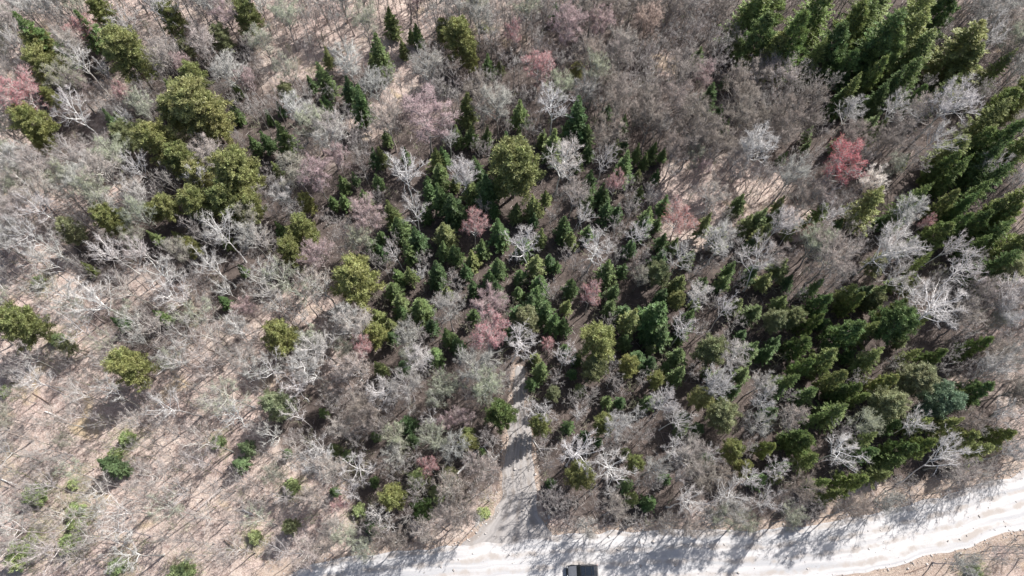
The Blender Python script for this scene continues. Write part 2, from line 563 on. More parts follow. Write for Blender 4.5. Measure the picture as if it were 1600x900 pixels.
# ------------------------------------------------------------------ roads
def gravel_mat(name, a, b, c, streak):
    m, nt, p = new_mat(name)
    n1 = noise(nt, 0.35, 5, 0.65)
    n2 = noise(nt, 7.0, 4, 0.8)
    uv = node(nt, 'ShaderNodeUVMap', uv_map='lane')
    mp = node(nt, 'ShaderNodeMapping')
    mp.inputs['Scale'].default_value = streak
    nt.links.new(uv.outputs[0], mp.inputs['Vector'])
    n3 = node(nt, 'ShaderNodeTexNoise')
    n3.inputs['Scale'].default_value = 1.0
    n3.inputs['Detail'].default_value = 5
    nt.links.new(mp.outputs[0], n3.inputs['Vector'])
    k = mixc(nt, ramp(nt, n1, 0.3, 0.7), a, b)
    k = mixc(nt, ramp(nt, n3.outputs['Fac'], 0.45, 0.66), k, c)
    # worn wheel tracks along the lane, broken up by noise, and tan damp patches
    sp = node(nt, 'ShaderNodeSeparateXYZ')
    nt.links.new(uv.outputs[0], sp.inputs[0])
    wv = node(nt, 'ShaderNodeMath', operation='SINE')
    ml = node(nt, 'ShaderNodeMath', operation='MULTIPLY')
    ml.inputs[1].default_value = 3.1
    nt.links.new(sp.outputs[1], ml.inputs[0])
    nt.links.new(ml.outputs[0], wv.inputs[0])
    ad = node(nt, 'ShaderNodeMath', operation='MULTIPLY_ADD')
    ad.inputs[1].default_value = 0.12
    nt.links.new(wv.outputs[0], ad.inputs[0])
    nt.links.new(n1, ad.inputs[2])
    k = mixc(nt, ramp(nt, ad.outputs[0], 0.52, 0.68), k, tuple(x * f for x, f in zip(a, (0.80, 0.76, 0.72))))
    k = mixc(nt, ramp(nt, n2, 0.55, 0.75), k, tuple(x * 0.66 for x in a))
    nt.links.new(k, p.inputs['Base Color'])
    p.inputs['Roughness'].default_value = 0.92
    bp = node(nt, 'ShaderNodeBump')
    bp.inputs['Strength'].default_value = 0.5
    bp.inputs['Distance'].default_value = 0.06
    nt.links.new(n2, bp.inputs['Height'])
    nt.links.new(bp.outputs[0], p.inputs['Normal'])
    return m

def strip(name, A, B, mat, z0, crown, rag, cols=14, seed=5):
    r = np.random.default_rng(seed)
    n = len(A)
    A = A.copy(); B = B.copy()
    w = B - A
    i_ = np.arange(n)
    ja = rag * (vnoise(i_, i_ * 0, 5.0, seed) + 0.6 * vnoise(i_, i_ * 0 + 9, 2.0, seed + 1)) + r.normal(0, 0.12, n)
    jb = rag * (vnoise(i_, i_ * 0 + 30, 7.0, seed) + 0.6 * vnoise(i_, i_ * 0 + 50, 2.2, seed + 1)) + r.normal(0, 0.12, n)
    for _ in range(2):
        ja[1:-1] = (ja[:-2] + ja[1:-1] * 2 + ja[2:]) / 4; jb[1:-1] = (jb[:-2] + jb[1:-1] * 2 + jb[2:]) / 4
    wu = w / np.linalg.norm(w, axis=1)[:, None]
    A = A + wu * ja[:, None]; B = B + wu * jb[:, None]
    s = np.linspace(0, 1, cols)
    P = A[:, None] * (1 - s)[None, :, None] + B[:, None] * s[None, :, None]
    z = z0 + crown * (1 - (2 * s - 1) ** 2)
    Z = np.broadcast_to(z, (n, cols)).copy()
    Z[:, 0] = Z[:, -1] = z0 - 0.06
    V = np.concatenate([P, Z[..., None]], 2).reshape(-1, 3)
    ii = (np.arange(n - 1)[:, None] * cols + np.arange(cols - 1)[None, :]).ravel()
    F = np.stack([ii, ii + cols, ii + cols + 1, ii + 1], 1)
    me = make_mesh(name, V, F, mat, smooth=True)
    uv = me.uv_layers.new(name='lane')
    d = np.r_[0, np.cumsum(np.linalg.norm(np.diff((A + B) / 2, axis=0), axis=1))]
    U = np.stack(np.broadcast_arrays(d[:, None], (s * 8.0)[None, :]), 2).reshape(-1, 2)
    uv.data.foreach_set('uv', U[F.ravel()].astype(np.float32).ravel())
    return link(name, me)

M_ROAD = gravel_mat('pale_gravel', (0.44, 0.42, 0.405), (0.54, 0.53, 0.52), (0.35, 0.35, 0.355), (0.04, 1.1, 1))
M_DRIVE = gravel_mat('driveway_gravel', (0.30, 0.28, 0.265), (0.38, 0.355, 0.335), (0.24, 0.225, 0.215), (0.06, 1.6, 1))
tag(strip('gravel_road', R_UP, R_DN, M_ROAD, 0.05, 0.07, 0.38), 'pale sunlit gravel road bending along the wood', None, None, 'structure')
tag(strip('driveway', D_L, D_R, M_DRIVE, 0.036, 0.010, 0.28, 10, 6), 'narrow gravel driveway running into the trees', None, None, 'structure')

# ------------------------------------------------------------------ tree variants (shared meshes)
H0, R0 = 13.0, 3.0
def bare_set(name, seeds, **kw):
    out = []
    for s in seeds:
        T, B, W, L = bare_variant(s, H0, R0, **kw)
        out.append({'trunk': T.mesh(name + '_trunk', M_BARK, True), 'branches': B.mesh(name + '_branches', M_LIMB),
                    'twigs': W.mesh(name + '_twigs', M_TWIG), **({'buds': L.mesh(name + '_buds', M_BUD)} if L else {})})
    return out
V_BIRCH = bare_set('birch', (1, 2, 3, 4, 5), limbs=11, fork=0.42, sub=8, subsub=5, twigs=4, thick=0.85, flat=0.30)
V_ROUND = bare_set('dense_bare', (11, 12, 13, 14), limbs=17, fork=0.40, sub=9, subsub=6, twigs=5, thick=0.95, flat=0.30)
V_GREY = bare_set('hardwood', (21, 22, 23, 24, 25, 26), limbs=14, fork=0.33, sub=9, subsub=6, twigs=6, thick=0.9, flat=0.36)
V_SLIM = bare_set('slender', (31, 32, 33, 34, 35, 36), limbs=9, fork=0.48, sub=6, subsub=5, twigs=5, thick=0.75, flat=0.28)
V_RED = bare_set('maple', (41, 42, 43), limbs=16, fork=0.36, sub=9, subsub=7, twigs=5, thick=0.95, flat=0.34, leafy=5200)
V_BUD = bare_set('budding', (51, 52, 53), limbs=15, fork=0.30, sub=8, subsub=6, twigs=5, thick=0.8, flat=0.42, leafy=6500)

def con_set(name, fn, argl):
    out = []
    for a in argl:
        T, F = fn(**a)
        out.append({'trunk': T.mesh(name + '_trunk', M_BARK), 'crown': F.mesh(name + '_crown', M_NEEDLE)})
    return out
V_SPR = con_set('spruce', spruce_variant, [dict(seed=61 + i, h=10.0, R=1.9, dens=1.3, power=0.85 + 0.07 * i, base=0.06 + 0.03 * i) for i in range(7)])
V_HEM = con_set('hemlock', spruce_variant, [dict(seed=71 + i, h=12.0, R=3.2, dens=1.15, power=0.72 + 0.08 * i, base=0.08, up=0.16) for i in range(5)])
V_HEM += con_set('soft_evergreen', pine_variant, [dict(seed=171 + i, h=12.0, R=3.2, base=0.08, whorls=14, round_=False, tuft=0.30) for i in range(5)])
V_HEM += con_set('narrow_evergreen', spruce_variant, [dict(seed=181 + i, h=12.0, R=2.4, dens=1.4, power=0.75, base=0.06, up=0.02) for i in range(2)])
V_PIN = con_set('pine', pine_variant, [dict(seed=81 + i, h=14.0, R=3.3, base=0.34, whorls=13) for i in range(4)])
V_SHR = con_set('shrub', pine_variant, [dict(seed=91 + i, h=3.0, R=1.5, base=0.06, whorls=7, tuft=0.22) for i in range(3)])

# ------------------------------------------------------------------ the trees, one line each: picture position of crown (or tip), width
# "x y w" then, for landmarks, | label | short phrase others refer to
PINES = """
802 255 76 | large round yellow-green pine standing alone at the upper centre | the big lone round pine
553 440 68 | rounded lime-yellow pine with knobbly crown left of centre | the rounded lime-yellow pine
433 525 50 | upright yellow-green pine alone among grey twigs, lower left of centre | the upright pine among grey twigs
203 570 58 | lone yellow-green pine standing on the sunny slope at left | the lone pine on the slope
28 505 62 | broad yellow-green pine at the photo's left edge | the broad pine on the left edge
778 645 46 | light green pine beside the far end of the driveway | the pine beside the driveway
195 80 66 | long golden-green pine mass near the upper left corner | the golden pine near the upper left
312 165 74 | largest golden pine of the dense cluster at upper left | the largest pine of the cluster
365 265 70 | domed olive-yellow pine at the lower right end of the cluster | the domed pine of the cluster
250 215 58 | olive-gold pine at the lower left of the upper left cluster | the olive-gold cluster pine
720 52 50 | dark green pine with golden tips below the top edge's middle | the dark gold-tipped pine up top
1405 500 58 | bright apple-green round pine among dark conifers at right | the apple-green pine at right
940 528 58 | dull olive pine right of the driveway's hidden end | the dull olive pine
50 195 52 | yellow-green pine below the rosy maple at the left edge | the pine below the rosy maple
175 338 44 | yellow-green pine alone among slender grey trees at left | the yellow pine in slender trees
58 70 46
62 98 46
385 22 40
270 26 40
300 120 40
335 190 50
275 170 46
283 250 46
308 272 46
312 315 50
350 318 54
385 325 44
258 322 34
298 383 26
470 358 44
450 385 42
478 315 26
155 15 34
75 150 22
60 217 28
586 520 36
730 688 30
905 745 44
845 663 34
945 662 34
1148 700 36 | yellow-lit tall evergreen above the middle of the road | the yellow-lit evergreen above the road
1165 732 26
993 720 28
1095 618 36
985 570 32
1030 593 26
615 772 40 | yellow-topped round tree near the road, left of driveway | the yellow-topped tree
660 800 36 | small dark green round fir where wood meets road | the dark round fir by the road
433 635 46 | pale feathery grey-green pine, lower left of the photo's centre | the pale feathery pine
900 112 20
693 48 24
735 88 26
1060 470 24
240 330 24
"""
OLIVE = """
195 212 40
225 205 30
112 362 36
345 60 34
290 75 24
448 140 26
930 575 38
1137 650 48
1110 545 46
1370 470 28
1240 492 34
1215 500 34
1575 415 50
1430 590 52
1395 630 52
1475 618 56 | large blue-green soft-needled pine in the right part | the blue-green pine at right
1030 425 36
822 497 40
450 820 26
1370 412 30
865 615 24
100 540 22
700 740 24
"""
SPRUCE = """
497 95 28 | slim dark green spruce right below the pink clearing up top | the slim spruce below the clearing
537 115 30
550 130 34
582 48 34
651 37 18
641 45 14
628 62 16
431 192 34
405 200 22
390 212 18
503 155 18
763 82 22 | small dark pointed spruce near the top centre | the small dark spruce up top
782 90 14
725 142 28
724 155 22
733 195 22
605 12 24
868 2 14
908 150 36 | tall narrow dark spruce right of the open white birch | the tall narrow spruce
951 165 16
979 180 16
812 155 32
865 205 34
920 192 24
254 122 22
152 170 26
172 172 26
85 90 20
20 12 46
112 8 34
1325 140 26
927 263 22
925 298 24
945 288 24
952 313 26
968 320 20
983 235 30
1001 265 14
1004 292 14
1022 225 20
1012 240 16
905 245 16
835 320 18
834 335 16
845 362 20
870 408 16
1165 303 24
1178 335 24
1195 355 22
990 375 22
1037 390 28
955 408 28
978 408 20
895 435 24
935 445 18
840 445 28
1105 430 22
1180 372 18
895 360 20
592 228 22
578 232 22
677 230 24
690 228 24
682 250 28
688 285 32
707 303 34
690 343 32 | dark spruce in the middle of the evergreen grove | the dark spruce amid the grove
747 250 22
757 268 32
780 262 30
605 310 28
620 335 30
648 355 34
635 372 26
590 358 20
590 378 22
675 410 28
752 375 24
780 345 28
788 370 16
778 405 28
765 425 24
610 440 26
563 292 22
530 300 18
430 345 18
425 250 16
660 318 18
617 460 30
650 462 30
622 480 20
607 500 22
612 520 18
625 565 22
795 505 26
675 545 24
712 530 22
590 568 20
632 655 26
835 460 32
852 468 32
866 488 28
845 450 26
885 466 20
775 440 24
740 440 20
992 478 36
980 474 26
1035 466 42 | tallest dark green spruce right of the photo's centre | the tall dark spruce right of centre
1043 510 34
1023 510 28
1003 545 28
1085 482 28
1160 463 22
1070 545 30
1068 575 28
1190 530 30
1172 575 28
832 590 20
845 568 26
837 552 16
910 600 20
885 535 18
1098 663 20
1023 780 24 | small dark green fir at the wood's edge above the car | the small fir above the car
995 775 24
985 752 20
640 682 20
575 820 24
730 670 24
148 722 24 | low green fir on the sunny leaf-covered slope at lower left | the low fir on the sunny slope
165 728 24
242 487 18
175 495 18
515 698 20
345 465 16
125 410 16
370 690 22
365 720 22
890 660 20
1210 540 24
1225 600 26
"""
HEMLOCK = """
1195 -28 60
1222 -45 60
1308 -40 60
1396 -40 62
1478 -42 60
1375 -6 56
1500 -25 50
1625 120 56
1630 200 56
1620 290 56
1628 360 56
1600 130 44
1335 75 44
1395 125 46
1440 85 44
1500 110 44
1520 205 44
1505 235 40
1560 270 44
1585 245 44
1540 290 38
1555 325 40
1575 310 40
1388 292 54 | big feathered evergreen leaning right of centre in the dark wood | the big feathered evergreen
1455 280 44
1550 32 76 | sharply pointed large evergreen near the upper right corner | the sharp-pointed large evergreen
1540 65 60
1413 45 64
1467 45 66
1419 100 40 | narrow pointed evergreen below the dark group at upper right | the narrow evergreen at upper right
1450 130 24
1352 112 36
1382 185 20
1590 72 36
1380 90 36
1360 2 48
1320 35 48
1265 12 52
1405 8 56
1450 12 62
1205 15 54
1230 45 48
1290 60 36
1582 150 54 | yellow-tipped bushy evergreen at the right edge, upper part | the bushy evergreen on the right edge
1552 193 46
1600 178 50
1580 218 46
1530 240 40
1500 300 30
1480 250 26
1295 320 36
1490 340 38 | green evergreen beside the broken white snag at right | the evergreen beside the white snag
1522 328 30
1535 355 24
1590 343 46
1605 385 50
1560 360 34
1605 320 44
1435 368 24
1462 395 24
1440 430 26
1285 435 28
1345 440 28
1283 488 28
1305 453 34
1350 455 26
1382 500 34
1345 497 46
1265 528 38
1310 548 48 | yellow-tipped evergreen standing tallest in the lower right grove | the tallest evergreen lower right
1385 545 46
1325 580 36
1345 600 30
1282 602 34
1322 603 30
1325 630 46
1245 580 34
1270 560 30
1410 655 32
1465 650 40
1560 600 46 | dark green evergreen alone in bare trees near the right edge | the dark evergreen near right edge
1515 648 36
1530 678 40
1555 692 44 | dark evergreen at the wood's corner above the road's bend | the dark evergreen above the bend
1590 675 34
1550 528 30
1480 545 32
1448 540 22
1460 490 18
1270 680 44
1283 713 34
1240 720 30
1370 698 40
1415 708 42 | green evergreen at the roadside beside the leaning birch | the evergreen beside the leaning birch
1395 735 34
1380 680 34
1465 690 40
1350 748 42
1325 770 34
1300 750 34
1430 690 34
1215 690 30
1255 670 30
1360 610 30
1290 645 30
1400 590 36
1515 610 28
1420 470 26
"""
REDS = """
1318 252 64 | vivid crimson red-budded maple in the upper right quarter | the vivid crimson maple
755 522 62 | rosy pink maple with white limbs above the driveway's end | the rosy maple above the driveway
30 135 60 | large rosy red maple at the left edge, upper part | the rosy maple on the left edge
838 105 46 | tall salmon-pink maple near the top centre | the tall salmon-pink maple
1065 338 52 | coral budding maple right of the photo's centre | the coral maple right of centre
808 52 30
130 45 40
185 140 24
960 290 32
1258 365 20 | tiny bright red budding maple left of the big feathered evergreen | the tiny bright red maple
1445 345 20
740 355 42
860 535 24
565 545 36
670 728 32
530 790 26
922 462 36
"""
PINKS = """
662 182 82 | wide fan of white limbs with pink twigs by the clearing | the wide pink-floored fan tree
770 470 54
355 25 42
285 100 32
390 120 36
120 128 34
575 330 52
493 395 52
700 655 32
722 648 32
1098 120 36
1090 262 30
385 485 38
650 10 28
885 38 54
945 35 40
490 270 50
525 245 40
1240 60 20
"""
BUDDING = """
95 120 48 | hazy grey-green budding tree among the pines at upper left | the hazy budding tree
462 262 50 | cream-green hazy budding tree left of centre, upper half | the cream-green hazy tree
385 330 34
565 30 50
410 62 44
445 105 36
540 545 30
1000 430 26
10 650 36
100 690 26
640 560 32
675 620 34
1085 245 30
1400 255 30
430 740 34
1560 500 30
280 395 34
205 370 34
"""
TAN = """
1005 32 48 | round tan-brown bare tree near the top, right of middle | the round tan bare tree
1368 283 46 | cream-white bare tree touching the vivid crimson maple | the cream-white bare tree
"""
WHITES = """
865 168 60 | white-limbed birch with open forked crown near the upper centre | the open white birch
1192 222 60 | frosty white-grey bare tree in the brown upper right wood | the frosty white tree up right
872 252 58 | dense pale grey round tree right of the lone round pine | the pale round tree near centre top
632 272 64 | broad forked pale tree left of the evergreen grove | the broad forked pale tree
992 360 42 | knotted bright white dead-looking tree right of centre | the knotted bright white tree
1388 382 74 | brightest white round-crowned tree in the right half | the brightest white round tree
1470 487 100 | huge tree of thick white limbs in the right half | the huge white-limbed tree
893 712 68 | white birch with wide radiating limbs right of the driveway | the white birch right of the driveway
957 733 70 | fan-shaped white-limbed tree straight above the black car | the fan tree above the car
543 772 40 | small star-shaped white dead tree at lower centre left | the white star-shaped tree
1470 737 60 | white birch leaning out over the verge at the road's bend | the leaning roadside birch
150 465 76 | tall white birch with long sprawling limbs at left | the sprawling white birch at left
272 465 62 | fan-crowned white tree in the middle of the left part | the white fan-crowned tree at left
800 558 62 | pale grey tree arching over the driveway's far end | the pale tree over the driveway
928 385 62 | white tree with crooked open limbs just right of centre | the crooked white tree
1218 355 46
1130 375 56
1065 400 48
1195 415 62
1308 335 40
1415 333 50
1400 435 46
1510 415 58 | fine grey-limbed tree below the broken white snag at right | the fine grey tree at right
1480 385 44
1420 458 50
1585 462 56
1570 495 50
1330 172 42
1462 205 54
1560 255 42
1595 285 30
1490 155 68 | grey round bare tree between evergreens at the upper right | the grey round tree upper right
1395 168 52
1560 55 60
12 65 42
195 28 54
240 15 50
120 90 48
112 175 60 | long-limbed pale birch below the hazy tree, upper left | the long pale birch upper left
200 185 28
155 102 30
937 250 42
650 328 46
725 275 48
822 390 60
903 340 38
350 370 62
335 415 58
225 388 42
170 390 52
45 365 56
60 318 60
365 515 40
475 500 38
485 570 54
595 605 54
660 563 50
455 605 62
465 652 42
878 562 40
1065 515 46
1130 490 40
1090 462 42
1040 628 48
1048 655 48
1130 605 54
1155 553 48
1190 628 44
970 650 52
858 635 40
828 640 36
905 650 30
1050 703 50
1112 700 32
1065 740 28
1185 745 46
1065 782 60
1130 778 62
1200 790 46
960 770 26
1315 708 64 | white forked tree among evergreens above the road | the forked tree above the road
1215 738 42
1437 663 46
1550 580 46
1580 640 46
1590 705 40
190 795 60
592 800 44
612 820 34
500 690 46
560 725 62
740 815 28 | small grey roadside tree throwing a long shadow on the road | the small grey roadside tree
655 430 30
680 650 36
1000 640 30
1240 355 30
700 215 34
620 390 30
300 270 44
215 260 46
"""
SHRUBS = """
115 800 26
120 820 26
108 850 30 | lime-green low shrub in the lower left corner area | the lime-green shrub
55 772 32
25 868 42 | bright green bushy shrub filling the lower left corner | the corner green shrub
50 838 22
115 757 16
180 885 26
280 893 34
180 708 20
200 685 22
545 715 20
560 797 20
650 747 26
685 770 24
755 802 18 | small bright green bush beside the driveway's mouth | the bright bush by the driveway
5 612 18
90 530 20
60 440 20
455 760 22
1528 893 20
756 45 12
340 690 20
395 840 20
"""

# ------------------------------------------------------------------ planting
C = dict(
    bark_dark=(0.16, 0.13, 0.115), bark_grey=(0.34, 0.31, 0.29), bark_white=(0.68, 0.66, 0.63),
    limb_grey=(0.42, 0.38, 0.36), limb_pale=(0.60, 0.57, 0.55), limb_white=(0.72, 0.70, 0.68))
items = []      # every tree: dict(px,py,w,cat,adj,root,phrase)
taken = []      # (x, y, R) of planted stems

def jit(c, a=0.08):
    k = 1 + rng.uniform(-a, a)
    return (min(1, c[0] * k * (1 + rng.uniform(-a, a) * 0.5)), min(1, c[1] * k), min(1, c[2] * k * (1 + rng.uniform(-a, a) * 0.5)), 1.0)

def plant(name, var, x, y, h, R, h0, r0, colors, label, cat, group, lean=0.0):
    z = float(height(np.array([x]), np.array([y]))[0])
    e = bpy.data.objects.new(name, None)
    e.empty_display_size = 0.5
    COL.objects.link(e)
    e.location = (x, y, z - 0.08)
    e.rotation_euler = (rng.uniform(-lean, lean), rng.uniform(-lean, lean), rng.uniform(0, 6.283))
    s = R / r0
    e.scale = (s, s, h / h0)
    for part, me in var.items():
        o = bpy.data.objects.new(part, me)
        COL.objects.link(o)
        o.parent = e
        o.color = colors[part]
    tag(e, label, cat, group)
    return e

def parse(txt):
    for ln in txt.strip().splitlines():
        b = [s.strip() for s in ln.split('|')]
        x, y, w = map(float, b[0].split())
        yield x, y, w, (b[1] if len(b) > 1 else None), (b[2] if len(b) > 2 else None)

def size_word(w, small, big):
    return 'small' if w < small else ('large' if w > big else 'mid-sized')

def put(kind, x, y, w, label=None, phrase=None):
    k = mpp(x, y, 8.0)
    R = w * k / 2
    lo_left = x < 470 and y > 560
    if kind == 'pine':
        h = min(16.5, max(4.0, 3.2 + R * 3.1)); zf = 0.70
        R *= 1.12
        base = rng.choice([(0.27, 0.285, 0.085), (0.24, 0.265, 0.08), (0.31, 0.315, 0.11)])
        if phrase == 'the pale feathery pine': base = (0.27, 0.31, 0.17)
        if phrase in ('the apple-green pine at right',): base = (0.13, 0.20, 0.055)
        if phrase in ('the pine beside the driveway', 'the dark round fir by the road'): base = (0.12, 0.17, 0.04)
        if phrase == 'the dark round fir by the road': base = (0.06, 0.11, 0.02); h = 6.0
        args = ('pine_tree', rng.choice(V_PIN), 14.0, 3.3, {'trunk': jit(C['bark_dark']), 'crown': jit(base)}, 'pine tree', 'pine trees among the bare wood')
        adj = 'yellow-green'
    elif kind == 'olive':
        h = min(14, max(3.5, 2.5 + R * 3.2)); zf = 0.70; R *= 1.12
        base = rng.choice([(0.24, 0.265, 0.12), (0.27, 0.285, 0.14), (0.21, 0.24, 0.10)])
        if phrase == 'the blue-green pine at right': base = (0.17, 0.25, 0.15)
        args = ('pine_tree', rng.choice(V_PIN), 14.0, 3.3, {'trunk': jit(C['bark_dark']), 'crown': jit(base)}, 'pine tree', 'pine trees among the bare wood')
        adj = 'dull olive'
    elif kind == 'spruce':
        h = min(13.5, max(3.5, R * 5.2)); zf = 1.0
        base = rng.choice([(0.12, 0.21, 0.045), (0.17, 0.26, 0.06), (0.10, 0.185, 0.045), (0.22, 0.28, 0.065)])
        if x < 470 and y > 640: base = (0.16, 0.25, 0.08)
        args = ('spruce_tree', rng.choice(V_SPR), 10.0, 1.9, {'trunk': jit(C['bark_dark']), 'crown': jit(tuple(b * f for b, f in zip(base, (0.93, 0.88, 1.12))), 0.15)}, 'spruce tree', 'spruce and fir trees scattered through the wood')
        adj = 'dark green' if base[1] < 0.23 else 'yellowish green'
        R *= 1.45 * rng.uniform(0.88, 1.12); h *= rng.uniform(1.0, 1.32)
    elif kind == 'hemlock':
        h = min(14.5, max(6.0, 5.0 + R * 3.0)); zf = 1.0; R *= 1.3 * rng.uniform(0.85, 1.12); h *= rng.uniform(0.85, 1.15)
        if y < 60 and x > 1180: R *= 1.12; h *= 1.15
        base = rng.choice([(0.16, 0.225, 0.055), (0.20, 0.255, 0.065), (0.13, 0.20, 0.055), (0.25, 0.285, 0.085)])
        args = ('evergreen_tree', rng.choice(V_HEM), 12.0, 3.2, {'trunk': jit(C['bark_dark']), 'crown': jit(base, 0.15)}, 'evergreen', 'tall evergreens of the dark wood at right')
        adj = 'green' if base[0] < 0.225 else 'yellow-tipped'
    elif kind == 'shrub':
        h = max(0.9, R * 1.5); zf = 0.6; R *= 1.2
        base = rng.choice([(0.30, 0.38, 0.14), (0.25, 0.33, 0.13), (0.36, 0.42, 0.17)])
        args = ('shrub', rng.choice(V_SHR), 3.0, 1.5, {'trunk': jit(C['bark_dark']), 'crown': jit(base)}, 'shrub', 'low green shrubs on the sunny slope')
        adj = 'bright green'
    else:
        h = min(15.5, max(5.0, 6.0 + R * 2.4 + rng.uniform(-1, 1))); zf = 0.76
        if kind in ('red', 'pink'):
            if kind == 'red':
                tw, bu, adj = (0.42, 0.28, 0.27), (0.54, 0.24, 0.25), 'red-budded'
                if phrase == 'the vivid crimson maple': tw, bu = (0.42, 0.2, 0.2), (0.62, 0.14, 0.17)
                if phrase == 'the coral maple right of centre': bu = (0.66, 0.27, 0.22)
                if phrase and ('rosy' in phrase or 'salmon' in phrase): bu, tw = (0.62, 0.24, 0.26), (0.46, 0.32, 0.31)
            else:
                tw, bu, adj = (0.42, 0.33, 0.325), (0.46, 0.32, 0.32), 'pink-twigged'
            args = ('maple_tree', rng.choice(V_RED), H0, R0, {'trunk': jit(C['bark_grey']), 'branches': jit(C['limb_pale'] if kind == 'red' else C['limb_grey']), 'twigs': jit(tw), 'buds': jit(bu)}, 'maple tree', 'red and pink budding maples')
        elif kind == 'bud':
            adj = 'hazy green'
            R *= 1.1
            c = rng.choice([(0.36, 0.38, 0.26), (0.40, 0.40, 0.30), (0.33, 0.37, 0.25)])
            args = ('budding_tree', rng.choice(V_BUD), H0, R0, {'trunk': jit(C['bark_grey']), 'branches': jit(C['limb_grey']), 'twigs': jit((0.40, 0.38, 0.33)), 'buds': jit(c)}, 'budding tree', 'pale green budding trees')
        elif kind == 'tan':
            adj = 'tan'
            c = (0.80, 0.72, 0.66) if 'cream' in (phrase or '') else (0.40, 0.31, 0.25)
            args = ('bare_tree', rng.choice(V_ROUND), H0, R0, {'trunk': jit(C['bark_grey']), 'branches': jit(c), 'twigs': jit(c)}, 'bare tree', 'bare deciduous trees')
        else:  # white
            adj = 'white-limbed'
            dense = w < 80 and ('round' in (phrase or '') or 'frosty' in (phrase or '') or (phrase is None and rng.random() < 0.25))
            tone = rng.uniform(0.86, 1.1)
            if phrase: tone = 1.1
            lc = tuple(min(0.88, c * tone) for c in C['limb_white'])
            tc = tuple(c * tone for c in (0.42, 0.395, 0.38))
            args = ('birch_tree', rng.choice(V_ROUND if dense else (V_SLIM if x < 700 and y > 420 and not phrase and rng.random() < 0.6 else V_BIRCH)), H0, R0, {'trunk': jit(C['bark_white']), 'branches': jit(lc, 0.04), 'twigs': jit(tc)}, 'birch tree', 'pale birch trees in the wood')
    name, var, h0, r0, cols, cat, grp = args
    if lo_left and kind in ('white', 'bud'):
        h *= 0.95
    if phrase == 'the small grey roadside tree':
        h = 9.0
    bx, by = at(x, y, h * zf)
    if phrase == 'the leaning roadside birch':
        h = 15.0
        bx, by = at(1402, 755, 0)
    # stems never stand on the gravel
    for _ in range(12):
        if float(road_dist(np.array([bx]), np.array([by]))[0]) > 0.7:
            break
        by += 0.5
        if x < 900 and y > 560 and abs(bx) < 6 and by > 5: bx += 0.7 if x > 810 else -0.7
    lean = 0.06 if kind not in ('white',) else 0.10
    e = plant(name, var, bx, by, h, R, h0, r0, cols, label, cat, grp, lean)
    if phrase == 'the leaning roadside birch':
        e.rotation_euler = (math.radians(-9), math.radians(16), 0.6)
    taken.append((bx, by, R))
    cx, cy, _ = pix(bx, by, h * min(zf, 0.8))
    items.append(dict(px=cx, py=cy, w=w, cat=cat, adj=adj, root=e, phrase=phrase, lab=label, size=size_word(w, 26, 44)))
    return e

for kind, txt in (('pine', PINES), ('olive', OLIVE), ('spruce', SPRUCE), ('hemlock', HEMLOCK), ('red', REDS), ('pink', PINKS), ('bud', BUDDING), ('tan', TAN), ('white', WHITES), ('shrub', SHRUBS)):
    for x, y, w, lb, ph in parse(txt):
        put(kind, x, y, w, lb, ph)

CLEAR = [(495, 72, 75, 42, .05), (615, 50, 55, 56, .06), (635, 135, 34, 28, .15), (575, 190, 30, 25, .25), (430, 20, 30, 20, .4), (1120, 300, 100, 50, .15), (1090, 350, 60, 40, .3), (1040, 100, 24, 18, .2),
         (60, 440, 60, 50, .35), (60, 580, 110, 70, .30), (230, 760, 200, 130, .5), (330, 830, 180, 80, .42), (60, 730, 80, 60, .4), (1390, 480, 14, 10, .2), (1240, 350, 30, 26, .3),
         (700, 820, 50, 24, .2), (1330, 770, 50, 26, .1), (150, 640, 120, 60, .45), (480, 780, 60, 50, .5), (1500, 600, 20, 12, .2)]

# small firs of the understory, where the photo shows them thick
def fill_firs(n, x0, x1, y0, y1, wlo, whi):
    k = 0
    for _ in range(n * 60):
        x, y = rng.uniform(x0, x1), rng.uniform(y0, y1)
        if any((i['px'] - x) ** 2 + (i['py'] - y) ** 2 < (0.36 * (i['w'] + wlo) + 4) ** 2 for i in items if i['cat'] != 'birch tree' or i['phrase']):
            continue
        bx, by = at(x, y, 5.0)
        if road_dist(np.array([bx]), np.array([by]))[0] < 1.5:
            continue
        put('spruce', x, y, rng.uniform(wlo, whi))
        k += 1
        if k >= n:
            return
fill_firs(54, 585, 1060, 190, 520, 15, 27)
fill_firs(34, 1000, 1480, 300, 560, 16, 30)
fill_firs(24, 840, 1240, 520, 760, 14, 22)
fill_firs(14, 1060, 1590, 60, 300, 14, 24)
fill_firs(20, 230, 600, 30, 420, 12, 20)
fill_firs(6, 400, 780, 560, 790, 10, 16)

# ------------------------------------------------------------------ needle litter under the evergreens, plus the wood's shade painted on the floor
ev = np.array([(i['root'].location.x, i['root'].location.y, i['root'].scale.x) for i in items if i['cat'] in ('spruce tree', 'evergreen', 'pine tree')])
shade_duf = np.zeros(len(GX.ravel()))
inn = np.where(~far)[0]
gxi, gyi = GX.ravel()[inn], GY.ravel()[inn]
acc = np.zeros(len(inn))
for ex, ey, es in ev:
    acc += 0.55 * np.exp(-((gxi - ex) ** 2 + (gyi - ey) ** 2) / (2 * 3.6 ** 2))
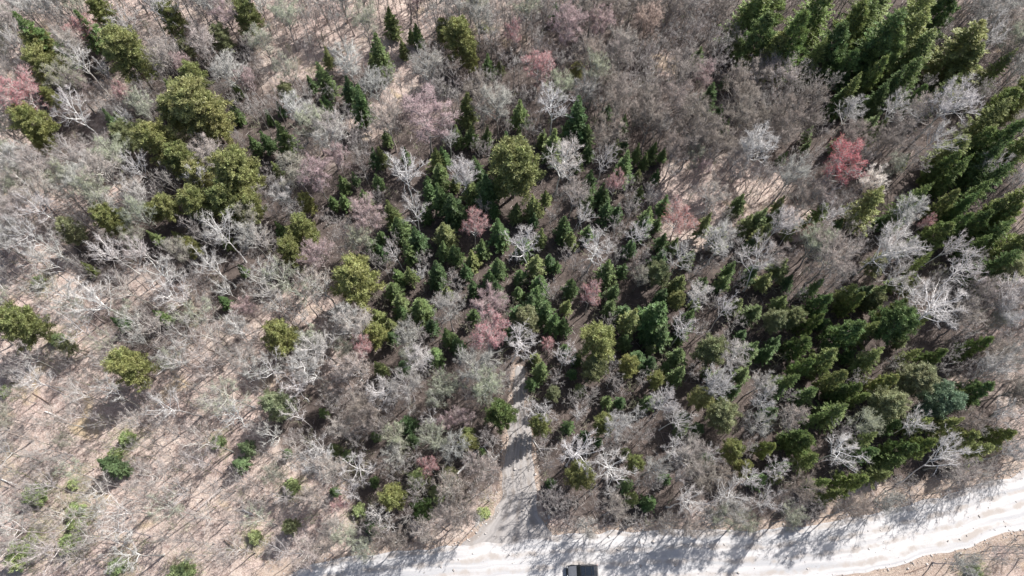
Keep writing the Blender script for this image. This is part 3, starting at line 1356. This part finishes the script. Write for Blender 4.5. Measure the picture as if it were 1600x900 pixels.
# upper right and inner wood: shade put into the litter colour, clearings spared
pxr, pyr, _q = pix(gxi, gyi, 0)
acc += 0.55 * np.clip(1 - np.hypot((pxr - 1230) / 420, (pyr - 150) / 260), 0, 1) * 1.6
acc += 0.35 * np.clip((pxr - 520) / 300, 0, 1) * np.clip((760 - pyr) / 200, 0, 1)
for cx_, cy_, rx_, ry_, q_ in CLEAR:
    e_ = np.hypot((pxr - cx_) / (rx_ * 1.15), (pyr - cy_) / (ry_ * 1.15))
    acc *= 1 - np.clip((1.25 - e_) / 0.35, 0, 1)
shade_duf[inn] = np.clip(acc, 0, 1)
a2 = g_me.attributes.new('duff_shade', 'FLOAT', 'POINT')
a2.data.foreach_set('value', shade_duf.astype(np.float32))

# ------------------------------------------------------------------ the grey hardwoods between them
def keep_prob(x, y):
    k = 1.0
    for cx, cy, rx, ry, q in CLEAR:
        if ((x - cx) / rx) ** 2 + ((y - cy) / ry) ** 2 < 1:
            k = min(k, q)
    return k

def tone_for(px, py):
    """what the twigs of this part of the wood look like: (name, twig colour, limb colour)"""
    u = rng.random()
    if px > 940 and py < 260 and px < 1420:
        return ('brownish', (0.236, 0.198, 0.171), (0.319, 0.291, 0.260)) if u < 0.75 else ('pinkish grey', (0.326, 0.283, 0.256), (0.419, 0.391, 0.360))
    if px < 560:
        if u < 0.45: return ('pinkish grey', (0.383, 0.334, 0.303), (0.549, 0.521, 0.490))
        if u < 0.85: return ('pale grey', (0.413, 0.399, 0.369), (0.653, 0.639, 0.609))
        return ('greenish grey', (0.333, 0.355, 0.253), (0.473, 0.473, 0.414))
    if u < 0.35: return ('pinkish grey', (0.325, 0.279, 0.252), (0.469, 0.441, 0.410))
    if u < 0.7: return ('grey', (0.314, 0.304, 0.277), (0.533, 0.519, 0.489))
    if u < 0.88: return ('brownish', (0.255, 0.213, 0.182), (0.369, 0.341, 0.310))
    return ('greenish grey', (0.293, 0.316, 0.221), (0.432, 0.432, 0.366))

keepers = [(i['px'], i['py'], i['w'] * (0.85 if i['cat'] != 'birch tree' else 0.6)) for i in items if i['cat'] != 'shrub']
keepers += [(811, 600, 22), (811, 622, 28), (811, 645, 34), (810, 680, 44), (808, 720, 50), (808, 770, 54), (800, 810, 70)]
kx = np.array([k[0] for k in keepers]); ky = np.array([k[1] for k in keepers]); kw = np.array([k[2] for k in keepers])
def hides(x, y, R):
    """a grey crown standing right over one of the noted trees"""
    cx, cy, dd = pix(x, y, 6 + R * 2)
    w = 2 * R * FPX / dd
    return bool((np.hypot(kx - cx, ky - cy) < 0.60 * kw + 0.30 * w).any())
cands = []
cell = {}
def near_ok(x, y, R, f):
    gx, gy = int(x // 6), int(y // 6)
    for a in (-1, 0, 1):
        for b in (-1, 0, 1):
            for (X, Y, Q) in cell.get((gx + a, gy + b), ()):
                if (X - x) ** 2 + (Y - y) ** 2 < (f * (R + Q)) ** 2:
                    return False
    return True
def cell_add(x, y, R):
    cell.setdefault((int(x // 6), int(y // 6)), []).append((x, y, R))
for t in taken:
    cell_add(*t)
tries = nrng.uniform(0, 1, (42000, 4))
X = -118 + tries[:, 0] * 236
Y = -6 + tries[:, 1] * 130
RD = road_dist(X, Y)
for i in range(len(X)):
    x, y = float(X[i]), float(Y[i])
    if RD[i] < 0.6:
        continue
    px, py, dep = pix(x, y, 8.0)
    if px < -60 or px > 1660 or py < -60:
        continue
    if y < 1.0:     # south of the road nothing but brush
        continue
    kp = keep_prob(px, py)
    if tries[i, 2] > kp and kp < 1:
        continue
    R = 1.3 + 1.9 * tries[i, 3] ** 1.2
    if kp < 1: R *= 0.85
    if RD[i] < 3 and R > 2.2: R = 1.7
    if not near_ok(x, y, R, 0.45 if kp == 1 else 0.6):
        continue
    if hides(x, y, R):
        continue
    cell_add(x, y, R)
    cands.append((x, y, R, px, py, dep))
n_white = sum(1 for i in items if i['cat'] in ('birch tree', 'bare tree'))
inframe = [c for c in cands if -15 < c[3] < 1615 and -15 < c[4] < 900]
inframe.sort(key=lambda c: -c[2] / c[5])
chosen = inframe[:296]
chosen_set = set(id(c) for c in chosen)
rest = [c for c in cands if id(c) not in chosen_set]
for (x, y, R, px, py, dep) in chosen:
    nm, tc, lc = tone_for(px, py)
    slim = (px < 480 and py > 380) or R < 1.7
    h = min(14.5, 6.2 + R * 2.4 + rng.uniform(-1.2, 1.2)) + (1.0 if slim and px < 480 else 0)
    var = rng.choice(V_SLIM if slim else (V_GREY + V_ROUND[:2]))
    e = plant('bare_tree', var, x, y, h, R * 1.12, H0, R0, {'trunk': jit(C['bark_grey'], 0.2), 'branches': jit(lc), 'twigs': jit(tc)}, None, 'bare tree', 'bare deciduous trees', 0.08)
    cx, cy, dd = pix(x, y, h * 0.75)
    items.append(dict(px=cx, py=cy, w=2 * R * FPX / dd, cat='bare tree', adj=nm, root=e, phrase=None, lab=None, size=size_word(2 * R * FPX / dd, 34, 52)))

# ------------------------------------------------------------------ labels that single each tree out
LAND = [i for i in items if i['phrase']]
ORD = ['nearest', 'second', 'third', 'fourth', 'fifth', 'sixth', 'seventh', 'eighth', 'ninth', 'tenth', 'eleventh', 'twelfth', 'thirteenth', 'fourteenth', 'fifteenth']
SECT = ['right of', 'up and right of', 'above', 'up and left of', 'left of', 'down and left of', 'below', 'down and right of']
buckets = {}
for it in items:
    if it['lab']:
        continue
    best = min((l for l in LAND), key=lambda l: (l['px'] - it['px']) ** 2 + (l['py'] - it['py']) ** 2)
    dx, dy = it['px'] - best['px'], best['py'] - it['py']
    s = int(((math.degrees(math.atan2(dy, dx)) + 22.5) % 360) // 45)
    buckets.setdefault((id(best), s, it['cat']), []).append((math.hypot(dx, dy), it, best))
for (b, s, cat), lst in buckets.items():
    lst.sort(key=lambda t: t[0])
    for k, (d, it, best) in enumerate(lst):
        if len(lst) == 1:
            lab = '%s %s %s, the only one %s %s' % (it['size'], it['adj'], cat, SECT[s], best['phrase'])
        else:
            o = 'nearest one' if k == 0 else ('farthest one' if k == len(lst) - 1 and k > 2 else '%s one out' % ORD[k])
            lab = '%s %s %s, %s %s %s' % (it['size'], it['adj'], cat, o, SECT[s], best['phrase'])
        if len(lab.split()) > 16:
            lab = lab.replace('%s %s' % (it['size'], it['adj']), it['adj'], 1)
        if len(lab.split()) > 16:
            lab = lab.replace('the only one', 'alone').replace(' one out', ' one')
        if len(lab.split()) > 16:
            lab = lab.replace(' one ', ' ', 1)
        if len(lab.split()) > 16:
            lab = lab.replace(it['adj'] + ' ', '', 1)
        if len(lab.split()) > 16:
            lab = lab.replace('up and ', '').replace('down and ', '')
        it['root']['label'] = lab

# ------------------------------------------------------------------ countless saplings, outlying wood, brush, twigs, dry grass
def merged(name, mat, placements, protos, label):
    """placements: (x,y,h,R,proto index). Proto: (V,F) in unit scale."""
    Vs, Fs, n = [], [], 0
    r = np.random.default_rng(99)
    zz = height(np.array([p[0] for p in placements]), np.array([p[1] for p in placements]))
    for (x, y, h, R, k), z in zip(placements, zz):
        V, F = protos[k % len(protos)]
        a = r.uniform(0, 6.28); c, s = math.cos(a), math.sin(a)
        W = np.empty_like(V)
        W[:, 0] = (V[:, 0] * c - V[:, 1] * s) * R + x
        W[:, 1] = (V[:, 0] * s + V[:, 1] * c) * R + y
        W[:, 2] = V[:, 2] * h + z - 0.05
        Vs.append(W); Fs.append(F + n); n += len(V)
    me = make_mesh(name, np.concatenate(Vs), np.concatenate(Fs), mat)
    return tag(link(name, me), label, None, None, 'stuff')

def flatmat(name, cols, rough=0.8, scale=0.35):
    m, nt, p = new_mat(name)
    f = noise(nt, scale, 3)
    g = node(nt, 'ShaderNodeNewGeometry')
    k = mixc(nt, ramp(nt, f, 0.38, 0.62), cols[0], cols[1])
    k = mixc(nt, ramp(nt, g.outputs['Random Per Island'], 0.55, 1.0), k, cols[2])
    nt.links.new(k, p.inputs['Base Color'])
    p.inputs['Roughness'].default_value = rough
    return m

def small_proto(seed, limbs, sub, subsub, twigs):
    T, B, W, _ = bare_variant(seed, H0, R0, limbs=limbs, fork=0.3, sub=sub, subsub=subsub, twigs=twigs, thick=0.7, flat=0.38, tw_thick=2.0)
    A = Acc()
    for q in (T, B, W):
        v, f = q.arrays(); A.add(v, f)
    V, F = A.arrays()
    return V / np.array([R0, R0, H0]), F
P_MID = [small_proto(200 + i, 9, 5, 4, 4) for i in range(4)]
P_SAP = [small_proto(210 + i, 6, 3, 3, 2) for i in range(5)]

pl = []
for (x, y, R, px, py, dep) in rest:
    pl.append((x, y, min(13, 6.0 + R * 2.2), R * 1.1, rng.randrange(4)))
M_MID = flatmat('outlying_wood_bark', ((0.26, 0.225, 0.22), (0.28, 0.265, 0.245), (0.48, 0.46, 0.43)))
merged('outlying_bare_wood', M_MID, pl, P_MID, 'grey and pinkish bare trees filling the gaps and the edges of the wood')

pl = []
sx = nrng.uniform(-112, 112, 5200); sy = nrng.uniform(2, 118, 5200)
sr = road_dist(sx, sy)
for x, y, d in zip(sx, sy, sr):
    if d < 0.9: continue
    px, py, _ = pix(x, y, 2)
    if px < -30 or px > 1630 or py < -30: continue
    kp = keep_prob(px, py)
    if kp < 1 and rng.random() > 0.50 + kp * 0.5: continue
    if rng.random() > (0.85 if kp < 1 else 0.42): continue
    h = rng.uniform(1.2, 5.0)
    pl.append((x, y, h, h * rng.uniform(0.22, 0.42), rng.randrange(5)))
M_SAP = flatmat('sapling_bark', ((0.31, 0.27, 0.25), (0.27, 0.31, 0.16), (0.24, 0.18, 0.16)))
merged('sapling_thicket', M_SAP, pl, P_SAP, 'knee to head high leafless saplings under the tall trees')

# low green ground growth on the sunny slope and by the driveway
def spike_stuff(name, n, gen, mat, label):
    A = Acc()
    p0, p1, r = gen(n)
    A.spikes(p0, p1, r)
    return tag(link(name, A.mesh(name, mat)), label, None, None, 'stuff')

def gen_twigs(n):
    x = nrng.uniform(-110, 110, n); y = nrng.uniform(3, 115, n)
    d = road_dist(x, y); k = d > 0.6
    x, y = x[k], y[k]; n = len(x)
    a = nrng.uniform(0, math.pi, n) ; L = nrng.gamma(2.0, 0.42, n)
    x1, y1 = x + np.cos(a) * L, y + np.sin(a) * L
    z0 = height(x, y) + 0.05; z1 = height(x1, y1) + nrng.uniform(0.03, 0.35, n)
    return np.stack([x, y, z0], 1), np.stack([x1, y1, z1], 1), nrng.uniform(0.012, 0.035, n)
M_STICK = flatmat('dead_twigs', ((0.36, 0.29, 0.26), (0.48, 0.42, 0.39), (0.62, 0.57, 0.54)))
spike_stuff('fallen_twigs', 26000, gen_twigs, M_STICK, 'dead twigs and sticks strewn over the leaf litter')

def gen_grass(n):
    x = nrng.uniform(-80, 105, n); y = nrng.uniform(-16, 45, n)
    d = main_dist(x, y)
    dd = road_dist(x, y)
    wid = np.where(x > 45, 5.0, 2.6) + np.where(y < 3, 4.0, 0)
    k = (dd > 0.15) & (d < wid) & (nrng.uniform(0, 1, n) < 0.25 + 0.75 * np.clip(vnoise(x, y, 2.5, 8) + 0.5, 0, 1))
    x, y = x[k], y[k]; n = len(x)
    o = nrng.normal(0, 0.16, (n, 2)); h = nrng.uniform(0.12, 0.45, n)
    z = height(x, y)
    return np.stack([x, y, z], 1), np.stack([x + o[:, 0], y + o[:, 1], z + h], 1), np.full(n, 0.016)
M_GRASS = flatmat('dry_grass', ((0.52, 0.43, 0.30), (0.44, 0.35, 0.25), (0.62, 0.56, 0.44)))
spike_stuff('dry_grass', 150000, gen_grass, M_GRASS, 'tawny dry grass along the edges of the gravel road')

# leafless brush on the verge, denser in the lower right corner
pl = []
for _ in range(900):
    x = rng.uniform(-75, 100); y = rng.uniform(-12, 46)
    d = float(main_dist(x, y)); dd = float(road_dist(np.array([x]), np.array([y]))[0])
    if dd < 0.5 or d > 5.5: continue
    px, py, _z = pix(x, y)
    if y > 5 and x > 48 and d < 4.5 and rng.random() < 0.85: continue
    if y < 4 and px < 1180: continue
    h = rng.uniform(0.7, 2.2)
    pl.append((x, y, h, h * rng.uniform(0.35, 0.6), rng.randrange(5)))
M_BRUSH = flatmat('brush_bark', ((0.34, 0.25, 0.23), (0.40, 0.31, 0.27), (0.50, 0.43, 0.38)))
merged('roadside_brush', M_BRUSH, pl, P_SAP, 'reddish brown leafless brush lining the road verge')

# ------------------------------------------------------------------ fallen logs and broken stems
LOGS = [
    (715, 739, 768, 689, 0.16, 'white', 'long white fallen trunk left of the driveway, the longer of two'),
    (722, 724, 752, 700, 0.11, 'white', 'thin white fallen trunk crossing beside the long one left of driveway'),
    (767, 723, 780, 711, 0.10, 'white', 'short white broken stem at the driveway\'s left edge'),
    (755, 697, 772, 722, 0.07, 'white', 'thin white fallen stem crossing the short broken one by driveway'),
    (833, 687, 850, 713, 0.08, 'white', 'white fallen stem at the driveway\'s right edge below the trees'),
    (842, 701, 870, 703, 0.07, 'white', 'thin pale stem lying level, right of the driveway'),
    (345, 763, 306, 797, 0.28, 'grey', 'thick grey fallen trunk on the sunny leaf slope, lower left'),
    (350, 843, 371, 861, 0.20, 'dark', 'dark brown fallen log on the slope near the road\'s left end'),
    (378, 796, 396, 804, 0.16, 'white', 'short pale log right of the thick grey fallen trunk'),
    (72, 644, 108, 659, 0.12, 'white', 'pale fallen stem on the slope below the lone pine, left'),
    (52, 615, 80, 633, 0.10, 'dark', 'dark fallen stem on bare leaf litter near the left edge'),
    (325, 575, 352, 570, 0.10, 'white', 'pale fallen stem right of the lone pine on the slope'),
    (243, 589, 270, 572, 0.10, 'white', 'bent pale fallen stem just right of the lone pine on the slope'),
    (677, 815, 701, 831, 0.09, 'dark', 'brown fallen stem on the sandy verge left of the driveway mouth'),
    (2, 749, 30, 757, 0.10, 'white', 'pale fallen stem at the left edge above the green shrubs'),
    (1415, 897, 1450, 884, 0.07, 'dark', 'dark stick lying on the verge at the lower right'),
    (612, 690, 634, 672, 0.12, 'white', 'pale fallen stem in twigs below the photo\'s centre left'),
    (600, 620, 620, 600, 0.10, 'grey', 'grey fallen stem in bare twigs left of the driveway\'s far end'),
]
LC = {'white': (0.72, 0.69, 0.66), 'grey': (0.48, 0.42, 0.38), 'dark': (0.20, 0.14, 0.11)}
for x0, y0, x1, y1, rad, col, lab in LOGS:
    a = np.array(at(x0, y0)); b = np.array(at(x1, y1))
    t = np.linspace(0, 1, 9)[:, None]
    P = a + (b - a) * t
    L = np.linalg.norm(b - a)
    P = P + np.cumsum(nrng.normal(0, 0.02 * L / 3, (9, 2)), 0)
    z = height(P[:, 0], P[:, 1]) + rad * 0.8 + np.linspace(0, 0.5 if col == 'white' else 0.1, 9)
    A = Acc()
    o3 = np.concatenate([P, z[:, None]], 1)
    o3c = o3 - o3[0]
    A.tube(o3c, rad * (1 - 0.55 * t[:, 0]), 8)
    for k in range(7):
        i = rng.randrange(2, 8)
        dv = unit(o3[-1] - o3[0]) * 0.5 + nrng.normal(0, 0.6, 3); dv[2] = abs(dv[2]) * 0.8
        e = o3c[i] + dv * rng.uniform(0.4, 1.3)
        A.tube([o3c[i], (o3c[i] + e) / 2 + nrng.normal(0, 0.05, 3), e], [rad * 0.3, rad * 0.2, rad * 0.07], 4)
    o = link('fallen_log', A.mesh('fallen_log', M_ROT))
    o.location = o3[0]
    o.color = (*LC[col], 1)
    tag(o, lab, 'fallen log', 'fallen logs and stems on the forest floor')

def gen_stones(n):
    A = Acc()
    x = nrng.uniform(-72, 100, n); y = nrng.uniform(-14, 48, n)
    d = main_dist(x, y); dd = road_dist(x, y)
    k = (dd < 1.5) & ((dd > 0.0) | (nrng.uniform(0, 1, n) < 0.05)) & (nrng.uniform(0, 1, n) < np.exp(-dd * 1.6))
    x, y, dd = x[k], y[k], dd[k]; n = len(x)
    z = np.where(dd > 0, height(x, y) + 0.02, 0.13)
    s = nrng.gamma(2.0, 0.035, n) + 0.03
    base = np.array([[1, 0, 0], [0, 1, 0], [-1, 0, 0], [0, -1, 0], [0, 0, 0.8], [0, 0, -0.6]], float)
    fc = np.array([[0, 1, 4], [1, 2, 4], [2, 3, 4], [3, 0, 4], [1, 0, 5], [2, 1, 5], [3, 2, 5], [0, 3, 5]])
    V = base[None] * (s[:, None, None] * nrng.uniform(0.6, 1.4, (n, 6, 3))) + np.stack([x, y, z], 1)[:, None]
    F = (np.arange(n) * 6)[:, None, None] + fc[None]
    return V.reshape(-1, 3), F.reshape(-1, 3)
Vs_, Fs_ = gen_stones(60000)
M_STONE = flatmat('loose_stone', ((0.46, 0.42, 0.39), (0.55, 0.52, 0.49), (0.30, 0.27, 0.25)))
tag(link('loose_stones', make_mesh('loose_stones', Vs_, Fs_, M_STONE)), 'loose stones and gravel spilled along the road and driveway edges', None, None, 'stuff')

def gen_green(n):
    pts = [(i['root'].location.x, i['root'].location.y) for i in items if i['cat'] == 'shrub']
    pts = np.array(pts)
    k = nrng.integers(0, len(pts), n)
    o = nrng.normal(0, 1.5, (n, 2))
    x, y = pts[k, 0] + o[:, 0], pts[k, 1] + o[:, 1]
    m = (road_dist(x, y) > 0.5) & (vnoise(x, y, 1.4, 31) > -0.25)
    x, y = x[m], y[m]; n = len(x)
    z = height(x, y); d = nrng.normal(0, 0.16, (n, 2))
    return np.stack([x, y, z], 1), np.stack([x + d[:, 0], y + d[:, 1], z + nrng.uniform(0.1, 0.5, n)], 1), np.full(n, 0.022)
M_GREEN = flatmat('green_growth', ((0.26, 0.30, 0.14), (0.34, 0.34, 0.20), (0.42, 0.40, 0.28)))
spike_stuff('ground_growth', 42000, gen_green, M_GREEN, 'pale green low growth spreading around the slope shrubs')

# ------------------------------------------------------------------ the black off-road car on the gravel
def simple(name, col, rough=0.5, metal=0.0, coat=0.0):
    m, nt, p = new_mat(name)
    f = noise(nt, 6.0, 3)
    k = mixc(nt, ramp(nt, f, 0.35, 0.7), col, tuple(min(1, c * 1.25 + 0.004) for c in col))
    nt.links.new(k, p.inputs['Base Color'])
    p.inputs['Roughness'].default_value = rough
    p.inputs['Metallic'].default_value = metal
    p.inputs['Coat Weight'].default_value = coat
    return m
M_PAINT = simple('dark_paint', (0.010, 0.012, 0.015), 0.3, 0.0, 0.3)
M_BONNET_SKY = simple('sky_reflection_bonnet', (0.075, 0.08, 0.092), 0.5, 0.1, 0.2)  # paler blue-grey than the body: sky reflection put into the colour
M_GLASS = simple('dark_glass', (0.008, 0.012, 0.018), 0.08, 0.0, 0.2)
M_TYRE = simple('tyre_rubber', (0.03, 0.03, 0.03), 0.9)
M_RIM = simple('wheel_rim', (0.35, 0.35, 0.36), 0.35, 0.8)
M_LAMP = simple('lamp_lens', (0.75, 0.76, 0.78), 0.15, 0.0, 1.0)
M_TAIL = simple('tail_lens', (0.45, 0.02, 0.02), 0.2, 0.0, 1.0)
M_TRIM = simple('black_trim', (0.02, 0.02, 0.022), 0.6)

def loft(name, sections, mat, parent, smooth=True, bevel=0.0):
    """sections: list of (x, [(y,z)...]) closed rings"""
    bm = bmesh.new()
    rings = []
    for x, ring in sections:
        rings.append([bm.verts.new((x, y, z)) for y, z in ring])
    n = len(rings[0])
    for a, b in zip(rings[:-1], rings[1:]):
        for i in range(n):
            bm.faces.new((a[i], a[(i + 1) % n], b[(i + 1) % n], b[i]))
    bm.faces.new(rings[0][::-1]); bm.faces.new(rings[-1])
    bmesh.ops.recalc_face_normals(bm, faces=bm.faces[:])
    if bevel:
        bmesh.ops.bevel(bm, geom=[e for e in bm.edges if e.calc_face_angle(0) > 0.6], offset=bevel, segments=2, affect='EDGES', profile=0.6)
    me = bpy.data.meshes.new(name)
    bm.to_mesh(me); bm.free()
    me.materials.append(mat)
    return link(name, me, parent)

def ring(w, zb, zt, sh=0.10, tum=0.0):
    """car cross-section: half width w, bottom zb, top zt, rounded shoulder"""
    return [(-w + 0.06, zb), (w - 0.06, zb), (w, zb + 0.12), (w, zt - sh - 0.25 * 0), (w - sh * 0.35, zt - sh * 0.3), (w - sh - tum, zt),
            (0, zt + 0.02), (-(w - sh - tum), zt), (-(w - sh * 0.35), zt - sh * 0.3), (-w, zt - sh), (-w, zb + 0.12)]

car = bpy.data.objects.new('parked_car', None)
COL.objects.link(car)
cx, cy = at(910.5, 892.5, 1.2)
car.location = (cx, cy, 0.12)
car.rotation_euler = (0, 0, math.radians(1.5))
car.scale = (0.90, 0.95, 0.95)
tag(car, 'black boxy off-road car with sky reflection coloured into its bonnet, parked on the gravel road', 'car')
loft('body', [(-2.48, ring(0.78, 0.50, 0.90)), (-2.36, ring(0.86, 0.42, 1.02)), (-2.0, ring(0.90, 0.40, 1.08)), (-0.95, ring(0.93, 0.40, 1.14)), (0.2, ring(0.94, 0.40, 1.14)),
              (1.6, ring(0.94, 0.40, 1.14)), (2.25, ring(0.92, 0.42, 1.12)), (2.42, ring(0.88, 0.48, 1.05))], M_PAINT, car)
loft('bonnet', [(-2.30, [(-0.70, 1.02), (0.70, 1.02), (0.66, 1.07), (-0.66, 1.07)]), (-1.9, [(-0.76, 1.06), (0.76, 1.06), (0.72, 1.125), (-0.72, 1.125)]), (-0.98, [(-0.80, 1.10), (0.80, 1.10), (0.76, 1.18), (-0.76, 1.18)])], M_BONNET_SKY, car, bevel=0.015)
def gh(w, zt):
    return [(-w - 0.0, 1.10), (w, 1.10), (w - 0.10, zt - 0.06), (w - 0.16, zt), (0, zt + 0.025), (-(w - 0.16), zt), (-(w - 0.10), zt - 0.06)]
loft('cabin', [(-0.92, gh(0.84, 1.24)), (-0.40, gh(0.86, 1.76)), (0.1, gh(0.88, 1.80)), (1.6, gh(0.88, 1.80)), (2.20, gh(0.87, 1.74)), (2.36, gh(0.84, 1.30))], M_PAINT, car)
def quad_part(name, corners, mat, parent, th=0.02):
    bm = bmesh.new()
    c = [Vector(p) for p in corners]
    nrm = (c[1] - c[0]).cross(c[3] - c[0]).normalized() * th
    a = [bm.verts.new(p) for p in c]; b = [bm.verts.new(p + nrm) for p in c]
    bm.faces.new(a[::-1]); bm.faces.new(b)
    for i in range(4):
        bm.faces.new((a[i], a[(i + 1) % 4], b[(i + 1) % 4], b[i]))
    bmesh.ops.recalc_face_normals(bm, faces=bm.faces[:])
    me = bpy.data.meshes.new(name); bm.to_mesh(me); bm.free(); me.materials.append(mat)
    return link(name, me, parent)
quad_part('windscreen', [(-0.90, 0.74, 1.27), (-0.90, -0.74, 1.27), (-0.44, -0.68, 1.735), (-0.44, 0.68, 1.735)], M_GLASS, car)
quad_part('rear_window', [(2.345, -0.68, 1.34), (2.345, 0.68, 1.34), (2.225, 0.64, 1.70), (2.225, -0.64, 1.70)], M_GLASS, car)
quad_part('glass_roof', [(-0.25, -0.60, 1.822), (1.75, -0.60, 1.822), (1.75, 0.60, 1.822), (-0.25, 0.60, 1.822)], M_GLASS, car, 0.012)
for s in (1, -1):
    for x0, x1 in ((-0.52, 0.28), (0.36, 1.22), (1.30, 2.10)):
        c = [(x0, s * 0.868, 1.20), (x1, s * 0.868, 1.20), (x1, s * 0.79, 1.68), (x0 + (0.3 if x0 < 0 else 0), s * 0.79, 1.68)]
        quad_part('side_window', c if s < 0 else c[::-1], M_GLASS, car, 0.03)
    A = Acc(); A.tube([(-0.2, s * 0.73, 1.84), (0.0, s * 0.73, 1.88), (1.7, s * 0.73, 1.88), (1.95, s * 0.73, 1.83)], [0.025] * 4, 6)
    link('roof_rail', A.mesh('roof_rail', M_TRIM), car)
    A = Acc(); bx_ = 0.35 if s > 0 else 1.35; A.tube([(bx_, -0.76, 1.90), (bx_, 0, 1.915), (bx_, 0.76, 1.90)], [0.02] * 3, 6)
    link('roof_crossbar', A.mesh('roof_crossbar', M_TRIM), car)
    mir = loft('wing_mirror', [(-0.62, [(s * 0.90, 1.16), (s * 1.14, 1.16), (s * 1.14, 1.34), (s * 0.90, 1.34)]), (-0.46, [(s * 0.88, 1.14), (s * 1.16, 1.14), (s * 1.16, 1.36), (s * 0.88, 1.36)])], M_TRIM, car, bevel=0.03)
    loft('headlight', [(-2.50, [(s * 0.50, 0.78), (s * 0.74, 0.78), (s * 0.74, 0.94), (s * 0.50, 0.94)]), (-2.36, [(s * 0.48, 0.76), (s * 0.80, 0.76), (s * 0.80, 0.97), (s * 0.48, 0.97)])], M_LAMP, car, bevel=0.02)
    loft('tail_light', [(2.30, [(s * 0.74, 0.80), (s * 0.90, 0.80), (s * 0.90, 1.04), (s * 0.74, 1.04)]), (2.45, [(s * 0.74, 0.82), (s * 0.87, 0.82), (s * 0.87, 1.02), (s * 0.74, 1.02)])], M_TAIL, car, bevel=0.02)
    for wx in (-1.55, 1.50):
        wheel = bpy.data.objects.new('wheel', None); COL.objects.link(wheel); wheel.parent = car
        wheel.location = (wx, s * 0.84, 0.39)
        for nm, R_, wd, mt in (('tyre', 0.39, 0.13, M_TYRE), ('rim', 0.24, 0.145, M_RIM)):
            bm = bmesh.new()
            bmesh.ops.create_cone(bm, cap_ends=True, segments=28, radius1=R_, radius2=R_, depth=wd * 2, matrix=Matrix.Rotation(math.pi / 2, 4, 'X'))
            bmesh.ops.bevel(bm, geom=[e for e in bm.edges if e.calc_face_angle(0) > 1.0], offset=0.03, segments=2, affect='EDGES')
            me = bpy.data.meshes.new(nm); bm.to_mesh(me); bm.free(); me.materials.append(mt)
            link(nm, me, wheel)
loft('front_bumper', [(-2.62, [(-0.72, 0.42), (0.72, 0.42), (0.72, 0.60), (-0.72, 0.60)]), (-2.40, [(-0.90, 0.38), (0.90, 0.38), (0.90, 0.64), (-0.90, 0.64)])], M_TRIM, car, bevel=0.04)
loft('rear_bumper', [(2.36, [(-0.90, 0.38), (0.90, 0.38), (0.90, 0.62), (-0.90, 0.62)]), (2.54, [(-0.80, 0.40), (0.80, 0.40), (0.80, 0.58), (-0.80, 0.58)])], M_TRIM, car, bevel=0.04)
